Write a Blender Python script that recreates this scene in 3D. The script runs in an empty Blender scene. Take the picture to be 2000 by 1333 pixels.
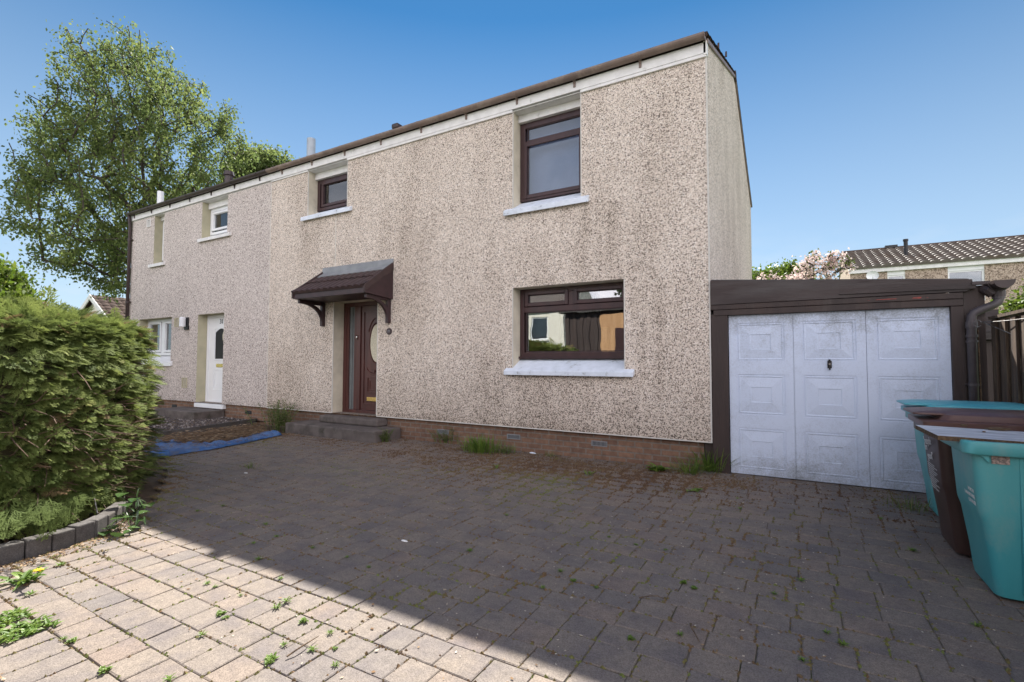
import bpy, bmesh, math, random
import numpy as np
from mathutils import Vector, Matrix, noise as mnoise
R_ = math.radians
rs = np.random.RandomState(7)
random.seed(7)
scene = bpy.context.scene
COL = scene.collection

# ------------------------------------------------------------------ camera
CAM = np.array([0.9054, -6.3453, 1.3058]); F_PX = 962.88
YAW, PITCH, ROLL = -0.524822, 0.0421815, 0.0022526
Fv = np.array([math.sin(YAW)*math.cos(PITCH), math.cos(YAW)*math.cos(PITCH), math.sin(PITCH)])
Rv = np.array([math.cos(YAW), -math.sin(YAW), 0.0]); Uv = np.cross(Rv, Fv)
cr, sr = math.cos(ROLL), math.sin(ROLL)
Rv, Uv = Rv*cr + Uv*sr, Uv*cr - Rv*sr
cd = bpy.data.cameras.new('camera'); co = bpy.data.objects.new('camera', cd); COL.objects.link(co)
cd.sensor_fit = 'HORIZONTAL'; cd.sensor_width = 36.0; cd.lens = F_PX/2000*36.0
cd.clip_start = 0.05; cd.clip_end = 2000
co.matrix_world = Matrix(((Rv[0], Uv[0], -Fv[0], CAM[0]), (Rv[1], Uv[1], -Fv[1], CAM[1]),
                          (Rv[2], Uv[2], -Fv[2], CAM[2]), (0, 0, 0, 1)))
scene.camera = co

def ray(x, y): return Fv + Rv*(x-1000)/F_PX - Uv*(y-666.5)/F_PX
def hit(x, y, ax, val):                       # pixel of the photo -> point on an axis plane
    d = ray(x, y); return CAM + d*((val-CAM[ax])/d[ax])
def g(x, y, z=0.0): return hit(x, y, 2, z)
def far(x, y, t):
    d = ray(x, y); return CAM + d/np.linalg.norm(d[:2])*t

# ------------------------------------------------------------------ light
SUN_AZ, SUN_EL = R_(-30.3), R_(47.3)          # azimuth from +Y towards +X
SUN = Vector((math.sin(SUN_AZ)*math.cos(SUN_EL), math.cos(SUN_AZ)*math.cos(SUN_EL), math.sin(SUN_EL)))
sd = bpy.data.lights.new('sun', 'SUN'); sd.energy = 4.75; sd.angle = R_(0.5); sd.color = (1.0, 0.955, 0.875)
so = bpy.data.objects.new('sun', sd); COL.objects.link(so)
so.rotation_euler = SUN.to_track_quat('Z', 'Y').to_euler(); so.location = (-10, 15, 20)

scene.view_settings.view_transform = 'Standard'; scene.view_settings.look = 'None'
scene.view_settings.exposure = 1.6; scene.view_settings.gamma = 1.0
scene.cycles.max_bounces = 6; scene.cycles.diffuse_bounces = 3; scene.cycles.transparent_max_bounces = 12

world = bpy.data.worlds.new('World'); scene.world = world; world.use_nodes = True
wn, wl = world.node_tree.nodes, world.node_tree.links
wn.clear()
sky = wn.new('ShaderNodeTexSky'); sky.sky_type = 'NISHITA'; sky.sun_disc = False
sky.sun_elevation = SUN_EL; sky.sun_rotation = SUN_AZ % (2*math.pi)
sky.air_density = 0.6; sky.dust_density = 0.0; sky.ozone_density = 3.0; sky.altitude = 50
bg = wn.new('ShaderNodeBackground'); bg.inputs[1].default_value = 0.062
wo = wn.new('ShaderNodeOutputWorld')
# thin fair-weather cloud low over the horizon
tc = wn.new('ShaderNodeTexCoord'); sep = wn.new('ShaderNodeSeparateXYZ')
mp = wn.new('ShaderNodeMapping'); mp.inputs['Scale'].default_value = (1, 1, 3.2)
nz = wn.new('ShaderNodeTexNoise'); nz.inputs['Scale'].default_value = 3.4; nz.inputs['Detail'].default_value = 7; nz.inputs['Roughness'].default_value = .6
rmp = wn.new('ShaderNodeValToRGB'); rmp.color_ramp.elements[0].position = .50; rmp.color_ramp.elements[1].position = .72
alt = wn.new('ShaderNodeValToRGB')
alt.color_ramp.elements[0].position = .0; alt.color_ramp.elements[0].color = (1, 1, 1, 1)
alt.color_ramp.elements[1].position = .26; alt.color_ramp.elements[1].color = (0, 0, 0, 1)
mul = wn.new('ShaderNodeMath'); mul.operation = 'MULTIPLY'
mul2 = wn.new('ShaderNodeMath'); mul2.operation = 'MULTIPLY'; mul2.inputs[1].default_value = .75
mixc = wn.new('ShaderNodeMix'); mixc.data_type = 'RGBA'; mixc.inputs['B'].default_value = (4.9, 5.0, 5.2, 1)
hs = wn.new('ShaderNodeHueSaturation'); hs.inputs['Saturation'].default_value = 1.2; hs.inputs['Value'].default_value = .90; hs.inputs['Hue'].default_value = .488
wl.new(tc.outputs['Generated'], mp.inputs[0]); wl.new(mp.outputs[0], nz.inputs['Vector']); wl.new(nz.outputs['Fac'], rmp.inputs[0])
wl.new(tc.outputs['Generated'], sep.inputs[0]); wl.new(sep.outputs['Z'], alt.inputs[0])
wl.new(rmp.outputs[0], mul.inputs[0]); wl.new(alt.outputs[0], mul.inputs[1]); wl.new(mul.outputs[0], mul2.inputs[0])
# milky air towards the horizon
hz = wn.new('ShaderNodeValToRGB'); he = hz.color_ramp.elements
he[0].position = 0.0; he[0].color = (.95,)*3+(1,); he[1].position = .58; he[1].color = (0, 0, 0, 1)
e_ = hz.color_ramp.elements.new(.18); e_.color = (.58,)*3+(1,)
mixh = wn.new('ShaderNodeMix'); mixh.data_type = 'RGBA'; mixh.inputs['B'].default_value = (3.7, 4.35, 4.75, 1)
wl.new(sep.outputs['Z'], hz.inputs[0]); wl.new(hz.outputs[0], mixh.inputs['Factor'])
# added bright cloud bank, out of view opposite the sun, fills the shaded facade
cm = wn.new('ShaderNodeMapping'); cm.inputs['Scale'].default_value = (1, 1, 1.7); cm.inputs['Location'].default_value = (3.1, 1.7, .4)
cn = wn.new('ShaderNodeTexNoise'); cn.inputs['Scale'].default_value = 2.1; cn.inputs['Detail'].default_value = 8; cn.inputs['Roughness'].default_value = .58
ck = wn.new('ShaderNodeValToRGB'); ck.color_ramp.elements[0].position = .40; ck.color_ramp.elements[1].position = .56
side = wn.new('ShaderNodeMapRange'); side.inputs[1].default_value = .02; side.inputs[2].default_value = .42; side.inputs[3].default_value = 0; side.inputs[4].default_value = 1
up_ = wn.new('ShaderNodeMapRange'); up_.inputs[1].default_value = .92; up_.inputs[2].default_value = .62; up_.inputs[3].default_value = 0; up_.inputs[4].default_value = 1
m1 = wn.new('ShaderNodeMath'); m1.operation = 'MULTIPLY'; m2 = wn.new('ShaderNodeMath'); m2.operation = 'MULTIPLY'
mixb = wn.new('ShaderNodeMix'); mixb.data_type = 'RGBA'; mixb.inputs['B'].default_value = (21.6, 20.2, 20.9, 1)
wl.new(tc.outputs['Generated'], cm.inputs[0]); wl.new(cm.outputs[0], cn.inputs['Vector']); wl.new(cn.outputs['Fac'], ck.inputs[0])
anti = wn.new('ShaderNodeVectorMath'); anti.operation = 'DOT_PRODUCT'; anti.inputs[1].default_value = (.55, -.835, 0)
wl.new(tc.outputs['Generated'], anti.inputs[0]); wl.new(anti.outputs['Value'], side.inputs[0]); wl.new(sep.outputs['Z'], up_.inputs[0])
wl.new(ck.outputs[0], m1.inputs[0]); wl.new(side.outputs[0], m1.inputs[1]); wl.new(m1.outputs[0], m2.inputs[0]); wl.new(up_.outputs[0], m2.inputs[1])
wl.new(sky.outputs[0], hs.inputs['Color']); wl.new(hs.outputs[0], mixh.inputs['A']); wl.new(mixh.outputs['Result'], mixb.inputs['A'])
gp_ = wn.new('ShaderNodeVectorMath'); gp_.operation = 'DOT_PRODUCT'; gp_.inputs[1].default_value = tuple(Vector((-.39, -.83, .40)).normalized())  # gap cut in the added cloud bank for the upper window's reflection
gm = wn.new('ShaderNodeMapRange'); gm.inputs[1].default_value = .955; gm.inputs[2].default_value = .985; gm.inputs[3].default_value = 1; gm.inputs[4].default_value = .15
m3 = wn.new('ShaderNodeMath'); m3.operation = 'MULTIPLY'
wl.new(tc.outputs['Generated'], gp_.inputs[0]); wl.new(gp_.outputs['Value'], gm.inputs[0]); wl.new(m2.outputs[0], m3.inputs[0]); wl.new(gm.outputs[0], m3.inputs[1])
wl.new(m3.outputs[0], mixb.inputs['Factor']); wl.new(mixb.outputs['Result'], mixc.inputs['A']); wl.new(mul2.outputs[0], mixc.inputs['Factor'])
wl.new(mixc.outputs['Result'], bg.inputs[0]); wl.new(bg.outputs[0], wo.inputs[0])

# ------------------------------------------------------------------ mesh helpers
class MB:
    def __init__(s): s.v = []; s.f = []; s.m = []; s.t = []
    def add(s, verts, faces, m=0, t=0.5):
        o = len(s.v); s.v.extend([tuple(p) for p in verts]); s.t.extend([t]*len(verts))
        for fc in faces: s.f.append(tuple(o+i for i in fc)); s.m.append(m)
        return s
    def box(s, x0, x1, y0, y1, z0, z1, m=0, t=.5):
        return s.add([(x0,y0,z0),(x1,y0,z0),(x1,y1,z0),(x0,y1,z0),(x0,y0,z1),(x1,y0,z1),(x1,y1,z1),(x0,y1,z1)],
              [(3,2,1,0),(4,5,6,7),(0,1,5,4),(1,2,6,5),(2,3,7,6),(3,0,4,7)], m, t)
    def quad(s, a, b, c, d, m=0, t=.5): return s.add([a,b,c,d], [(0,1,2,3)], m, t)
    def prism(s, poly, ax, a0, a1, m=0):      # polygon in the two other axes, extruded along ax
        def P(p, a):
            if ax == 0: return (a, p[0], p[1])
            if ax == 1: return (p[0], a, p[1])
            return (p[0], p[1], a)
        n = len(poly); vs = [P(p, a0) for p in poly] + [P(p, a1) for p in poly]
        fs = [tuple(range(n))[::-1], tuple(range(n, 2*n))] + [(i, (i+1) % n, n+(i+1) % n, n+i) for i in range(n)]
        return s.add(vs, fs, m)
    def tube(s, pts, r, n=8, m=0, t=.5, caps=True):
        pts = [Vector(p) for p in pts]; k = len(pts)
        rr = r if isinstance(r, (list, tuple)) else [r]*k
        vs = []; up = None
        for i, p in enumerate(pts):
            d = (pts[min(i+1, k-1)] - pts[max(i-1, 0)])
            if d.length < 1e-9: d = Vector((0, 0, 1))
            d.normalize()
            if up is None:
                up = d.orthogonal().normalized()
            up = (up - d*up.dot(d))
            up = up.normalized() if up.length > 1e-6 else d.orthogonal().normalized()
            b = d.cross(up)
            for j in range(n):
                a = 2*math.pi*j/n; vs.append(p + (up*math.cos(a) + b*math.sin(a))*rr[i])
        fs = [(i*n+j, i*n+(j+1) % n, (i+1)*n+(j+1) % n, (i+1)*n+j) for i in range(k-1) for j in range(n)]
        if caps: fs += [tuple(range(n))[::-1], tuple(range((k-1)*n, k*n))]
        return s.add(vs, fs, m, t)
    def build(s, name, mats, parent=None, off=(0,0,0), smooth=False, bevel=0, attr=False, seg=2):
        me = bpy.data.meshes.new(name)
        V = np.array(s.v, dtype=float).reshape(-1, 3) - np.array(off, dtype=float)
        me.from_pydata(V.tolist(), [], s.f)
        mats = mats if isinstance(mats, (list, tuple)) else [mats]
        for mt in mats: me.materials.append(mt)
        if len(mats) > 1: me.polygons.foreach_set('material_index', np.array(s.m, dtype=np.int32))
        if attr:
            a = me.attributes.new('tint', 'FLOAT', 'POINT'); a.data.foreach_set('value', np.array(s.t, dtype=np.float32))
        if smooth: me.polygons.foreach_set('use_smooth', np.ones(len(me.polygons), dtype=bool))
        me.update()
        o = bpy.data.objects.new(name, me); COL.objects.link(o)
        if parent is not None: o.parent = parent
        else: o.location = off
        if bevel:
            b = o.modifiers.new('bevel', 'BEVEL'); b.width = bevel; b.segments = seg; b.limit_method = 'ANGLE'; b.angle_limit = R_(40)
        return o

def thing(name, label, cat, loc=(0,0,0), group=None, rz=0):
    o = bpy.data.objects.new(name, None); COL.objects.link(o); o.empty_display_size = .2
    o.location = loc; o.rotation_euler = (0, 0, rz)
    return tag(o, label, cat, group)
def tag(o, label, cat, group=None, kind=None):
    o['label'] = label; o['category'] = cat
    if group: o['group'] = group
    if kind: o['kind'] = kind
    return o
def struct(o, label=None, cat=None, kind='structure'):
    o['kind'] = kind
    if label: o['label'] = label
    if cat: o['category'] = cat
    return o

# ------------------------------------------------------------------ materials
def mat(name, c1, c2=None, scale=6.0, rough=.6, bump=0.0, bscale=60.0, stretch=(1,1,1), spec=.4, metal=0.0, contrast=(.35,.65), dirt=None, dirt_scale=3.0, dirt_amt=(.5,.75), detail=6):
    m = bpy.data.materials.new(name); m.use_nodes = True
    n, l = m.node_tree.nodes, m.node_tree.links
    b = n['Principled BSDF']; b.inputs['Roughness'].default_value = rough; b.inputs['Metallic'].default_value = metal
    b.inputs['Specular IOR Level'].default_value = spec
    c2 = c2 or tuple(x*.8 for x in c1)
    geo = n.new('ShaderNodeNewGeometry'); mpn = n.new('ShaderNodeMapping'); mpn.inputs['Scale'].default_value = stretch
    l.new(geo.outputs['Position'], mpn.inputs[0])
    nt = n.new('ShaderNodeTexNoise'); nt.inputs['Scale'].default_value = scale; nt.inputs['Detail'].default_value = detail
    l.new(mpn.outputs[0], nt.inputs['Vector'])
    rp = n.new('ShaderNodeValToRGB'); e = rp.color_ramp.elements
    e[0].position, e[1].position = contrast; e[0].color = (*c1, 1); e[1].color = (*c2, 1)
    l.new(nt.outputs['Fac'], rp.inputs[0]); out = rp.outputs[0]
    if dirt:
        n2 = n.new('ShaderNodeTexNoise'); n2.inputs['Scale'].default_value = dirt_scale; n2.inputs['Detail'].default_value = 9; n2.inputs['Roughness'].default_value = .7
        l.new(mpn.outputs[0], n2.inputs['Vector'])
        r2 = n.new('ShaderNodeValToRGB'); r2.color_ramp.elements[0].position, r2.color_ramp.elements[1].position = dirt_amt
        l.new(n2.outputs['Fac'], r2.inputs[0])
        mx = n.new('ShaderNodeMix'); mx.data_type = 'RGBA'; mx.inputs['B'].default_value = (*dirt, 1)
        l.new(r2.outputs[0], mx.inputs['Factor']); l.new(out, mx.inputs['A']); out = mx.outputs['Result']
    l.new(out, b.inputs['Base Color'])
    if bump:
        nb = n.new('ShaderNodeTexNoise'); nb.inputs['Scale'].default_value = bscale; nb.inputs['Detail'].default_value = 4
        l.new(mpn.outputs[0], nb.inputs['Vector'])
        bp = n.new('ShaderNodeBump'); bp.inputs['Strength'].default_value = bump; bp.inputs['Distance'].default_value = .01
        l.new(nb.outputs['Fac'], bp.inputs['Height']); l.new(bp.outputs[0], b.inputs['Normal'])
    return m

def N(m, typ, **kw):
    nd = m.node_tree.nodes.new(typ)
    for k, v in kw.items():
        if hasattr(nd, k): setattr(nd, k, v)
        else: nd.inputs[k].default_value = v
    return nd
def ramp(m, stops, interp='LINEAR'):
    r = m.node_tree.nodes.new('ShaderNodeValToRGB'); cr_ = r.color_ramp; cr_.interpolation = interp
    while len(cr_.elements) < len(stops): cr_.elements.new(.5)
    for e, (p, c) in zip(cr_.elements, stops): e.position = p; e.color = (*c, 1) if len(c) == 3 else c
    return r
def math_(m, op, a, b=None, clamp=False):
    nd = m.node_tree.nodes.new('ShaderNodeMath'); nd.operation = op; nd.use_clamp = clamp
    for i, x in enumerate((a, b)):
        if x is None: continue
        if isinstance(x, (int, float)): nd.inputs[i].default_value = x
        else: m.node_tree.links.new(x, nd.inputs[i])
    return nd.outputs[0]

def pebbledash(name, stops, cell=.022, stain=1.0, runs=False):
    m = bpy.data.materials.new(name); m.use_nodes = True
    n, l = m.node_tree.nodes, m.node_tree.links
    b = n['Principled BSDF']; b.inputs['Roughness'].default_value = .85; b.inputs['Specular IOR Level'].default_value = .25
    geo = N(m, 'ShaderNodeNewGeometry'); P = geo.outputs['Position']
    vo = N(m, 'ShaderNodeTexVoronoi', Scale=1/cell); l.new(P, vo.inputs['Vector'])
    sx = N(m, 'ShaderNodeSeparateColor'); l.new(vo.outputs['Color'], sx.inputs[0])
    xyz = N(m, 'ShaderNodeSeparateXYZ'); l.new(P, xyz.inputs[0])
    # weathering: soot-like darkening in drifts, more of it low on the wall and down vertical runs
    mp1 = N(m, 'ShaderNodeMapping', Scale=(1.0, 1.0, .42)); l.new(P, mp1.inputs[0])
    n1 = N(m, 'ShaderNodeTexNoise', Scale=1.15, Detail=5.0, Roughness=.6); l.new(mp1.outputs[0], n1.inputs['Vector'])
    n2 = N(m, 'ShaderNodeTexNoise', Scale=5.5, Detail=6.0, Roughness=.65); l.new(mp1.outputs[0], n2.inputs['Vector'])
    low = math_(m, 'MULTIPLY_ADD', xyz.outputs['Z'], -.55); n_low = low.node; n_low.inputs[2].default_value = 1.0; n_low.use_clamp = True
    drift = ramp(m, [(.42, (0,0,0)), (.70, (1,1,1))]); l.new(n1.outputs['Fac'], drift.inputs[0])
    d2 = ramp(m, [(.40, (0,0,0)), (.72, (1,1,1))]); l.new(n2.outputs['Fac'], d2.inputs[0])
    s = math_(m, 'MULTIPLY', drift.outputs[0], .22)
    s = math_(m, 'ADD', s, math_(m, 'MULTIPLY', d2.outputs[0], .12))
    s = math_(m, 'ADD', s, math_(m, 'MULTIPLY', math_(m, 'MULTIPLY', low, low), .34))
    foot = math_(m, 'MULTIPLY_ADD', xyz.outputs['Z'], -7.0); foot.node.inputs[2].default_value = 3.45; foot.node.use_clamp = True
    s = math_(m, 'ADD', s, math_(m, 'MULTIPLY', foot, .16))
    if runs:                                   # rain runs below the ends of the sills
        mp2 = N(m, 'ShaderNodeMapping', Scale=(4.5, 1.0, .45)); l.new(P, mp2.inputs[0])
        n4 = N(m, 'ShaderNodeTexNoise', Scale=1.0, Detail=5.0, Roughness=.7); l.new(mp2.outputs[0], n4.inputs['Vector'])
        r4 = ramp(m, [(.44, (0,0,0)), (.66, (1,1,1))]); l.new(n4.outputs['Fac'], r4.inputs[0])
        def soft(v, a, b_, c, d):
            lo = N(m, 'ShaderNodeMapRange'); lo.inputs[1].default_value = a; lo.inputs[2].default_value = b_; l.new(v, lo.inputs[0])
            hi = N(m, 'ShaderNodeMapRange'); hi.inputs[1].default_value = d; hi.inputs[2].default_value = c; l.new(v, hi.inputs[0]); return math_(m, 'MULTIPLY', lo.outputs[0], hi.outputs[0])
        for (xa, xb, za, zb, amt) in ((-2.6,-.9,2.0,3.5,.24),(-1.3,-.3,.5,2.3,.26),(-3.5,-2.5,.4,1.4,.22),(-7.7,-6.0,3.1,4.1,.12)):
            box_ = math_(m, 'MULTIPLY', soft(xyz.outputs['X'], xa, xa+.3, xb-.3, xb), soft(xyz.outputs['Z'], za, za+.9, zb-.02, zb))
            s = math_(m, 'ADD', s, math_(m, 'MULTIPLY', math_(m, 'MULTIPLY', box_, r4.outputs[0]), amt))
    s = math_(m, 'MULTIPLY', s, stain)
    v = math_(m, 'SUBTRACT', sx.outputs[0], math_(m, 'MULTIPLY', s, .62), clamp=True)
    rp = ramp(m, stops, 'CONSTANT'); l.new(v, rp.inputs[0])
    mx = N(m, 'ShaderNodeMix', data_type='RGBA', blend_type='MULTIPLY'); mx.inputs['Factor'].default_value = 1
    tint = ramp(m, [(0, (1,1,1)), (1, (.72,.69,.655))]); l.new(s, tint.inputs[0])
    l.new(rp.outputs[0], mx.inputs['A']); l.new(tint.outputs[0], mx.inputs['B'])
    l.new(mx.outputs['Result'], b.inputs['Base Color'])
    bp = N(m, 'ShaderNodeBump', Strength=.45, Distance=.010); bp.invert = True
    l.new(vo.outputs['Distance'], bp.inputs['Height']); l.new(bp.outputs[0], b.inputs['Normal'])
    return m

def brickmat(name, c1, c2, mortar, axis='XZ', bw=.225, bh=.075, mort=.010):
    m = bpy.data.materials.new(name); m.use_nodes = True
    n, l = m.node_tree.nodes, m.node_tree.links
    b = n['Principled BSDF']; b.inputs['Roughness'].default_value = .9; b.inputs['Specular IOR Level'].default_value = .2
    geo = N(m, 'ShaderNodeNewGeometry'); xyz = N(m, 'ShaderNodeSeparateXYZ'); l.new(geo.outputs['Position'], xyz.inputs[0])
    cb = N(m, 'ShaderNodeCombineXYZ')
    hx = math_(m, 'ADD', xyz.outputs['X'], xyz.outputs['Y'])
    l.new(hx, cb.inputs[0]); l.new(math_(m, 'ADD', xyz.outputs['Z'], .025), cb.inputs[1])
    br = N(m, 'ShaderNodeTexBrick', Scale=1.0); br.inputs['Brick Width'].default_value = bw; br.inputs['Row Height'].default_value = bh
    br.inputs['Mortar Size'].default_value = mort; br.inputs['Mortar Smooth'].default_value = .15
    br.inputs['Color1'].default_value = (*c1, 1); br.inputs['Color2'].default_value = (*c2, 1); br.inputs['Mortar'].default_value = (*mortar, 1)
    l.new(cb.outputs[0], br.inputs['Vector'])
    nt = N(m, 'ShaderNodeTexNoise', Scale=14.0, Detail=8.0, Roughness=.7); l.new(geo.outputs['Position'], nt.inputs['Vector'])
    rp = ramp(m, [(.3, (.6,.58,.56)), (.7, (1.15,1.1,1.05))]); l.new(nt.outputs['Fac'], rp.inputs[0])
    mx = N(m, 'ShaderNodeMix', data_type='RGBA', blend_type='MULTIPLY'); mx.inputs['Factor'].default_value = 1
    l.new(br.outputs['Color'], mx.inputs['A']); l.new(rp.outputs[0], mx.inputs['B']); l.new(mx.outputs['Result'], b.inputs['Base Color'])
    bp = N(m, 'ShaderNodeBump', Strength=.8, Distance=.008); bp.invert = True
    l.new(br.outputs['Fac'], bp.inputs['Height']); l.new(bp.outputs[0], b.inputs['Normal'])
    return m

def tintmat(name, stops, rough=.8, noise_amt=.35, nscale=30.0, bump=.0, bscale=120.0, trans=0.0, spec=.3, speck=None):
    """colour picked by the per-piece 'tint' value, broken up with noise; optional translucency for leaves"""
    m = bpy.data.materials.new(name); m.use_nodes = True
    n, l = m.node_tree.nodes, m.node_tree.links
    b = n['Principled BSDF']; b.inputs['Roughness'].default_value = rough; b.inputs['Specular IOR Level'].default_value = spec
    at = N(m, 'ShaderNodeAttribute'); at.attribute_name = 'tint'
    rp = ramp(m, stops); l.new(at.outputs['Fac'], rp.inputs[0]); out = rp.outputs[0]
    geo = N(m, 'ShaderNodeNewGeometry')
    if noise_amt:
        nt = N(m, 'ShaderNodeTexNoise', Scale=nscale, Detail=8.0, Roughness=.7); l.new(geo.outputs['Position'], nt.inputs['Vector'])
        r2 = ramp(m, [(.25, (1-noise_amt,)*3), (.75, (1+noise_amt,)*3)]); l.new(nt.outputs['Fac'], r2.inputs[0])
        mx = N(m, 'ShaderNodeMix', data_type='RGBA', blend_type='MULTIPLY'); mx.inputs['Factor'].default_value = 1
        l.new(out, mx.inputs['A']); l.new(r2.outputs[0], mx.inputs['B']); out = mx.outputs['Result']
    if speck:
        n3 = N(m, 'ShaderNodeTexNoise', Scale=4.6, Detail=7.0, Roughness=.6); l.new(geo.outputs['Position'], n3.inputs['Vector'])
        r3 = ramp(m, [(.44, (0,0,0)), (.66, (1,1,1))]); l.new(n3.outputs['Fac'], r3.inputs[0])
        mx3 = N(m, 'ShaderNodeMix', data_type='RGBA'); mx3.inputs['B'].default_value = (*speck, 1)
        l.new(math_(m, 'MULTIPLY', r3.outputs[0], .55), mx3.inputs['Factor']); l.new(out, mx3.inputs['A']); out = mx3.outputs['Result']
        vs = N(m, 'ShaderNodeTexVoronoi', Scale=260.0); l.new(geo.outputs['Position'], vs.inputs['Vector'])
        sc_ = N(m, 'ShaderNodeSeparateColor'); l.new(vs.outputs['Color'], sc_.inputs[0])
        r4 = ramp(m, [(0, (.62,.62,.62)), (.5, (1,1,1)), (.9, (1.25,1.25,1.25))]); l.new(sc_.outputs[0], r4.inputs[0])
        mx4 = N(m, 'ShaderNodeMix', data_type='RGBA', blend_type='MULTIPLY'); mx4.inputs['Factor'].default_value = .8
        l.new(out, mx4.inputs['A']); l.new(r4.outputs[0], mx4.inputs['B']); out = mx4.outputs['Result']
    l.new(out, b.inputs['Base Color'])
    if bump:
        nb = N(m, 'ShaderNodeTexNoise', Scale=bscale, Detail=5.0); l.new(geo.outputs['Position'], nb.inputs['Vector'])
        bp = N(m, 'ShaderNodeBump', Strength=bump, Distance=.006); l.new(nb.outputs['Fac'], bp.inputs['Height']); l.new(bp.outputs[0], b.inputs['Normal'])
    if trans:
        tr = N(m, 'ShaderNodeBsdfTranslucent'); l.new(out, tr.inputs['Color'])
        ms = N(m, 'ShaderNodeMixShader'); ms.inputs[0].default_value = trans
        l.new(b.outputs[0], ms.inputs[1]); l.new(tr.outputs[0], ms.inputs[2]); l.new(ms.outputs[0], n['Material Output'].inputs[0])
    return m

def glassmat(name, refl=.2, tint=(.75,.78,.8), rough=0.0, wob=0.0):
    m = bpy.data.materials.new(name); m.use_nodes = True
    n, l = m.node_tree.nodes, m.node_tree.links; n.remove(n['Principled BSDF'])
    tr = N(m, 'ShaderNodeBsdfTransparent'); tr.inputs[0].default_value = (*tint, 1)
    gl = N(m, 'ShaderNodeBsdfGlossy'); gl.inputs['Roughness'].default_value = rough
    fr = N(m, 'ShaderNodeFresnel'); fr.inputs[0].default_value = 1.45
    ms = N(m, 'ShaderNodeMixShader'); l.new(math_(m, 'ADD', math_(m, 'MULTIPLY', fr.outputs[0], 1.0), refl, clamp=True), ms.inputs[0])
    if wob:
        geo = N(m, 'ShaderNodeNewGeometry'); nt = N(m, 'ShaderNodeTexNoise', Scale=1.6, Detail=2.0); l.new(geo.outputs['Position'], nt.inputs['Vector'])
        bp = N(m, 'ShaderNodeBump', Strength=wob, Distance=.02); l.new(nt.outputs['Fac'], bp.inputs['Height']); l.new(bp.outputs[0], gl.inputs['Normal'])
    l.new(tr.outputs[0], ms.inputs[1]); l.new(gl.outputs[0], ms.inputs[2]); l.new(ms.outputs[0], n['Material Output'].inputs[0])
    return m

M = {}
M['dash'] = pebbledash('pebbledash weathered', [(0,(.15,.122,.10)),(.058,(.295,.24,.195)),(.132,(.50,.42,.35)),(.30,(.655,.56,.475)),(.58,(.77,.675,.585)),(.84,(.86,.79,.72))], cell=.0106, runs=True)
M['dash_light'] = pebbledash('pebbledash pale', [(0,(.16,.13,.115)),(.08,(.34,.285,.25)),(.20,(.50,.435,.40)),(.40,(.60,.53,.495)),(.65,(.69,.62,.565)),(.85,(.77,.71,.66))], cell=.0125, stain=.38)
M['dash_far'] = pebbledash('pebbledash tan', [(0,(.16,.12,.09)),(.2,(.30,.23,.18)),(.4,(.42,.33,.26)),(.7,(.52,.42,.34))], cell=.03, stain=.3)
M['brick'] = brickmat('red brown brick', (.255,.155,.108), (.185,.112,.082), (.22,.19,.165))
M['bead'] = mat('off white render bead', (.66,.63,.58), (.58,.55,.50), 7, .6)
M['cream'] = mat('cream painted reveal', (.70,.63,.50), (.58,.52,.41), 5, .75, .1, dirt=(.30,.27,.22), dirt_scale=4, dirt_amt=(.62,.85))
M['khaki'] = mat('khaki painted reveal', (.50,.46,.32), (.43,.40,.28), 5, .75)
M['white'] = mat('white painted wood', (.80,.79,.77), (.70,.69,.67), 7, .55, .1, dirt=(.25,.22,.18), dirt_scale=6, dirt_amt=(.60,.80))
M['upvc'] = mat('white upvc', (.82,.83,.84), (.78,.79,.80), 3, .3)
M['sill'] = mat('flaking white sill paint', (.74,.79,.87), (.64,.69,.76), 9, .6, .3, 40, dirt=(.16,.15,.14), dirt_scale=9, dirt_amt=(.60,.72))
M['maho'] = mat('mahogany upvc', (.090,.030,.025), (.062,.022,.020), 9, .35, .1, 80, stretch=(1,1,.15))
M['maho_w'] = mat('dark brown upvc window frame', (.060,.030,.031), (.044,.024,.026), 9, .35, .1, 80, stretch=(1,1,.15))
M['maho_dk'] = mat('dark mahogany upvc', (.050,.025,.028), (.036,.020,.022), 9, .4, .1, 80)
M['brownplastic'] = mat('brown plastic gutter', (.060,.040,.038), (.045,.032,.032), 6, .45)
M['gutterglare'] = mat('glare lightened brown gutter', (.25,.185,.155), (.19,.14,.12), 4, .5, dirt=(.34,.28,.23), dirt_scale=5, dirt_amt=(.5,.75))  # brown lightened to carry lens glare in the colour
M['greyplastic'] = mat('faded grey brown plastic pipe', (.075,.062,.066), (.055,.046,.050), 8, .45)
M['tile'] = mat('brown concrete roof tile', (.085,.058,.048), (.06,.043,.038), 7, .9, .3, 90, spec=.06, dirt=(.15,.13,.09), dirt_scale=5, dirt_amt=(.58,.75))
M['tile_far'] = mat('grey brown concrete roof tile', (.165,.142,.125), (.11,.092,.082), 5, .5, .2, 60, spec=.6, dirt=(.10,.065,.045), dirt_scale=1.1, dirt_amt=(.52,.68))
M['canopytile'] = mat('dark brown canopy tile', (.062,.036,.034), (.045,.028,.028), 9, .55, .15, 60)
M['lead'] = mat('grey lead flashing', (.26,.27,.28), (.20,.21,.22), 7, .5, .15, 30)
M['chrome'] = mat('chrome', (.8,.8,.78), (.7,.7,.68), 5, .2, metal=1.0)
M['brass'] = mat('polished brass', (.85,.62,.25), (.75,.52,.20), 5, .22, metal=1.0)
M['black'] = mat('black plastic', (.018,.018,.020), (.012,.012,.014), 8, .45)
M['glass'] = glassmat('window glass', .24, wob=.10)
M['glass_up'] = glassmat('coated window glass', .13, wob=.05)
M['frost'] = mat('cream obscured glass', (.72,.66,.50), (.50,.45,.34), 40, .25, .4, 90)
M['net'] = mat('net curtain', (.54,.62,.90), (.46,.53,.80), 2.2, .9)
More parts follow.
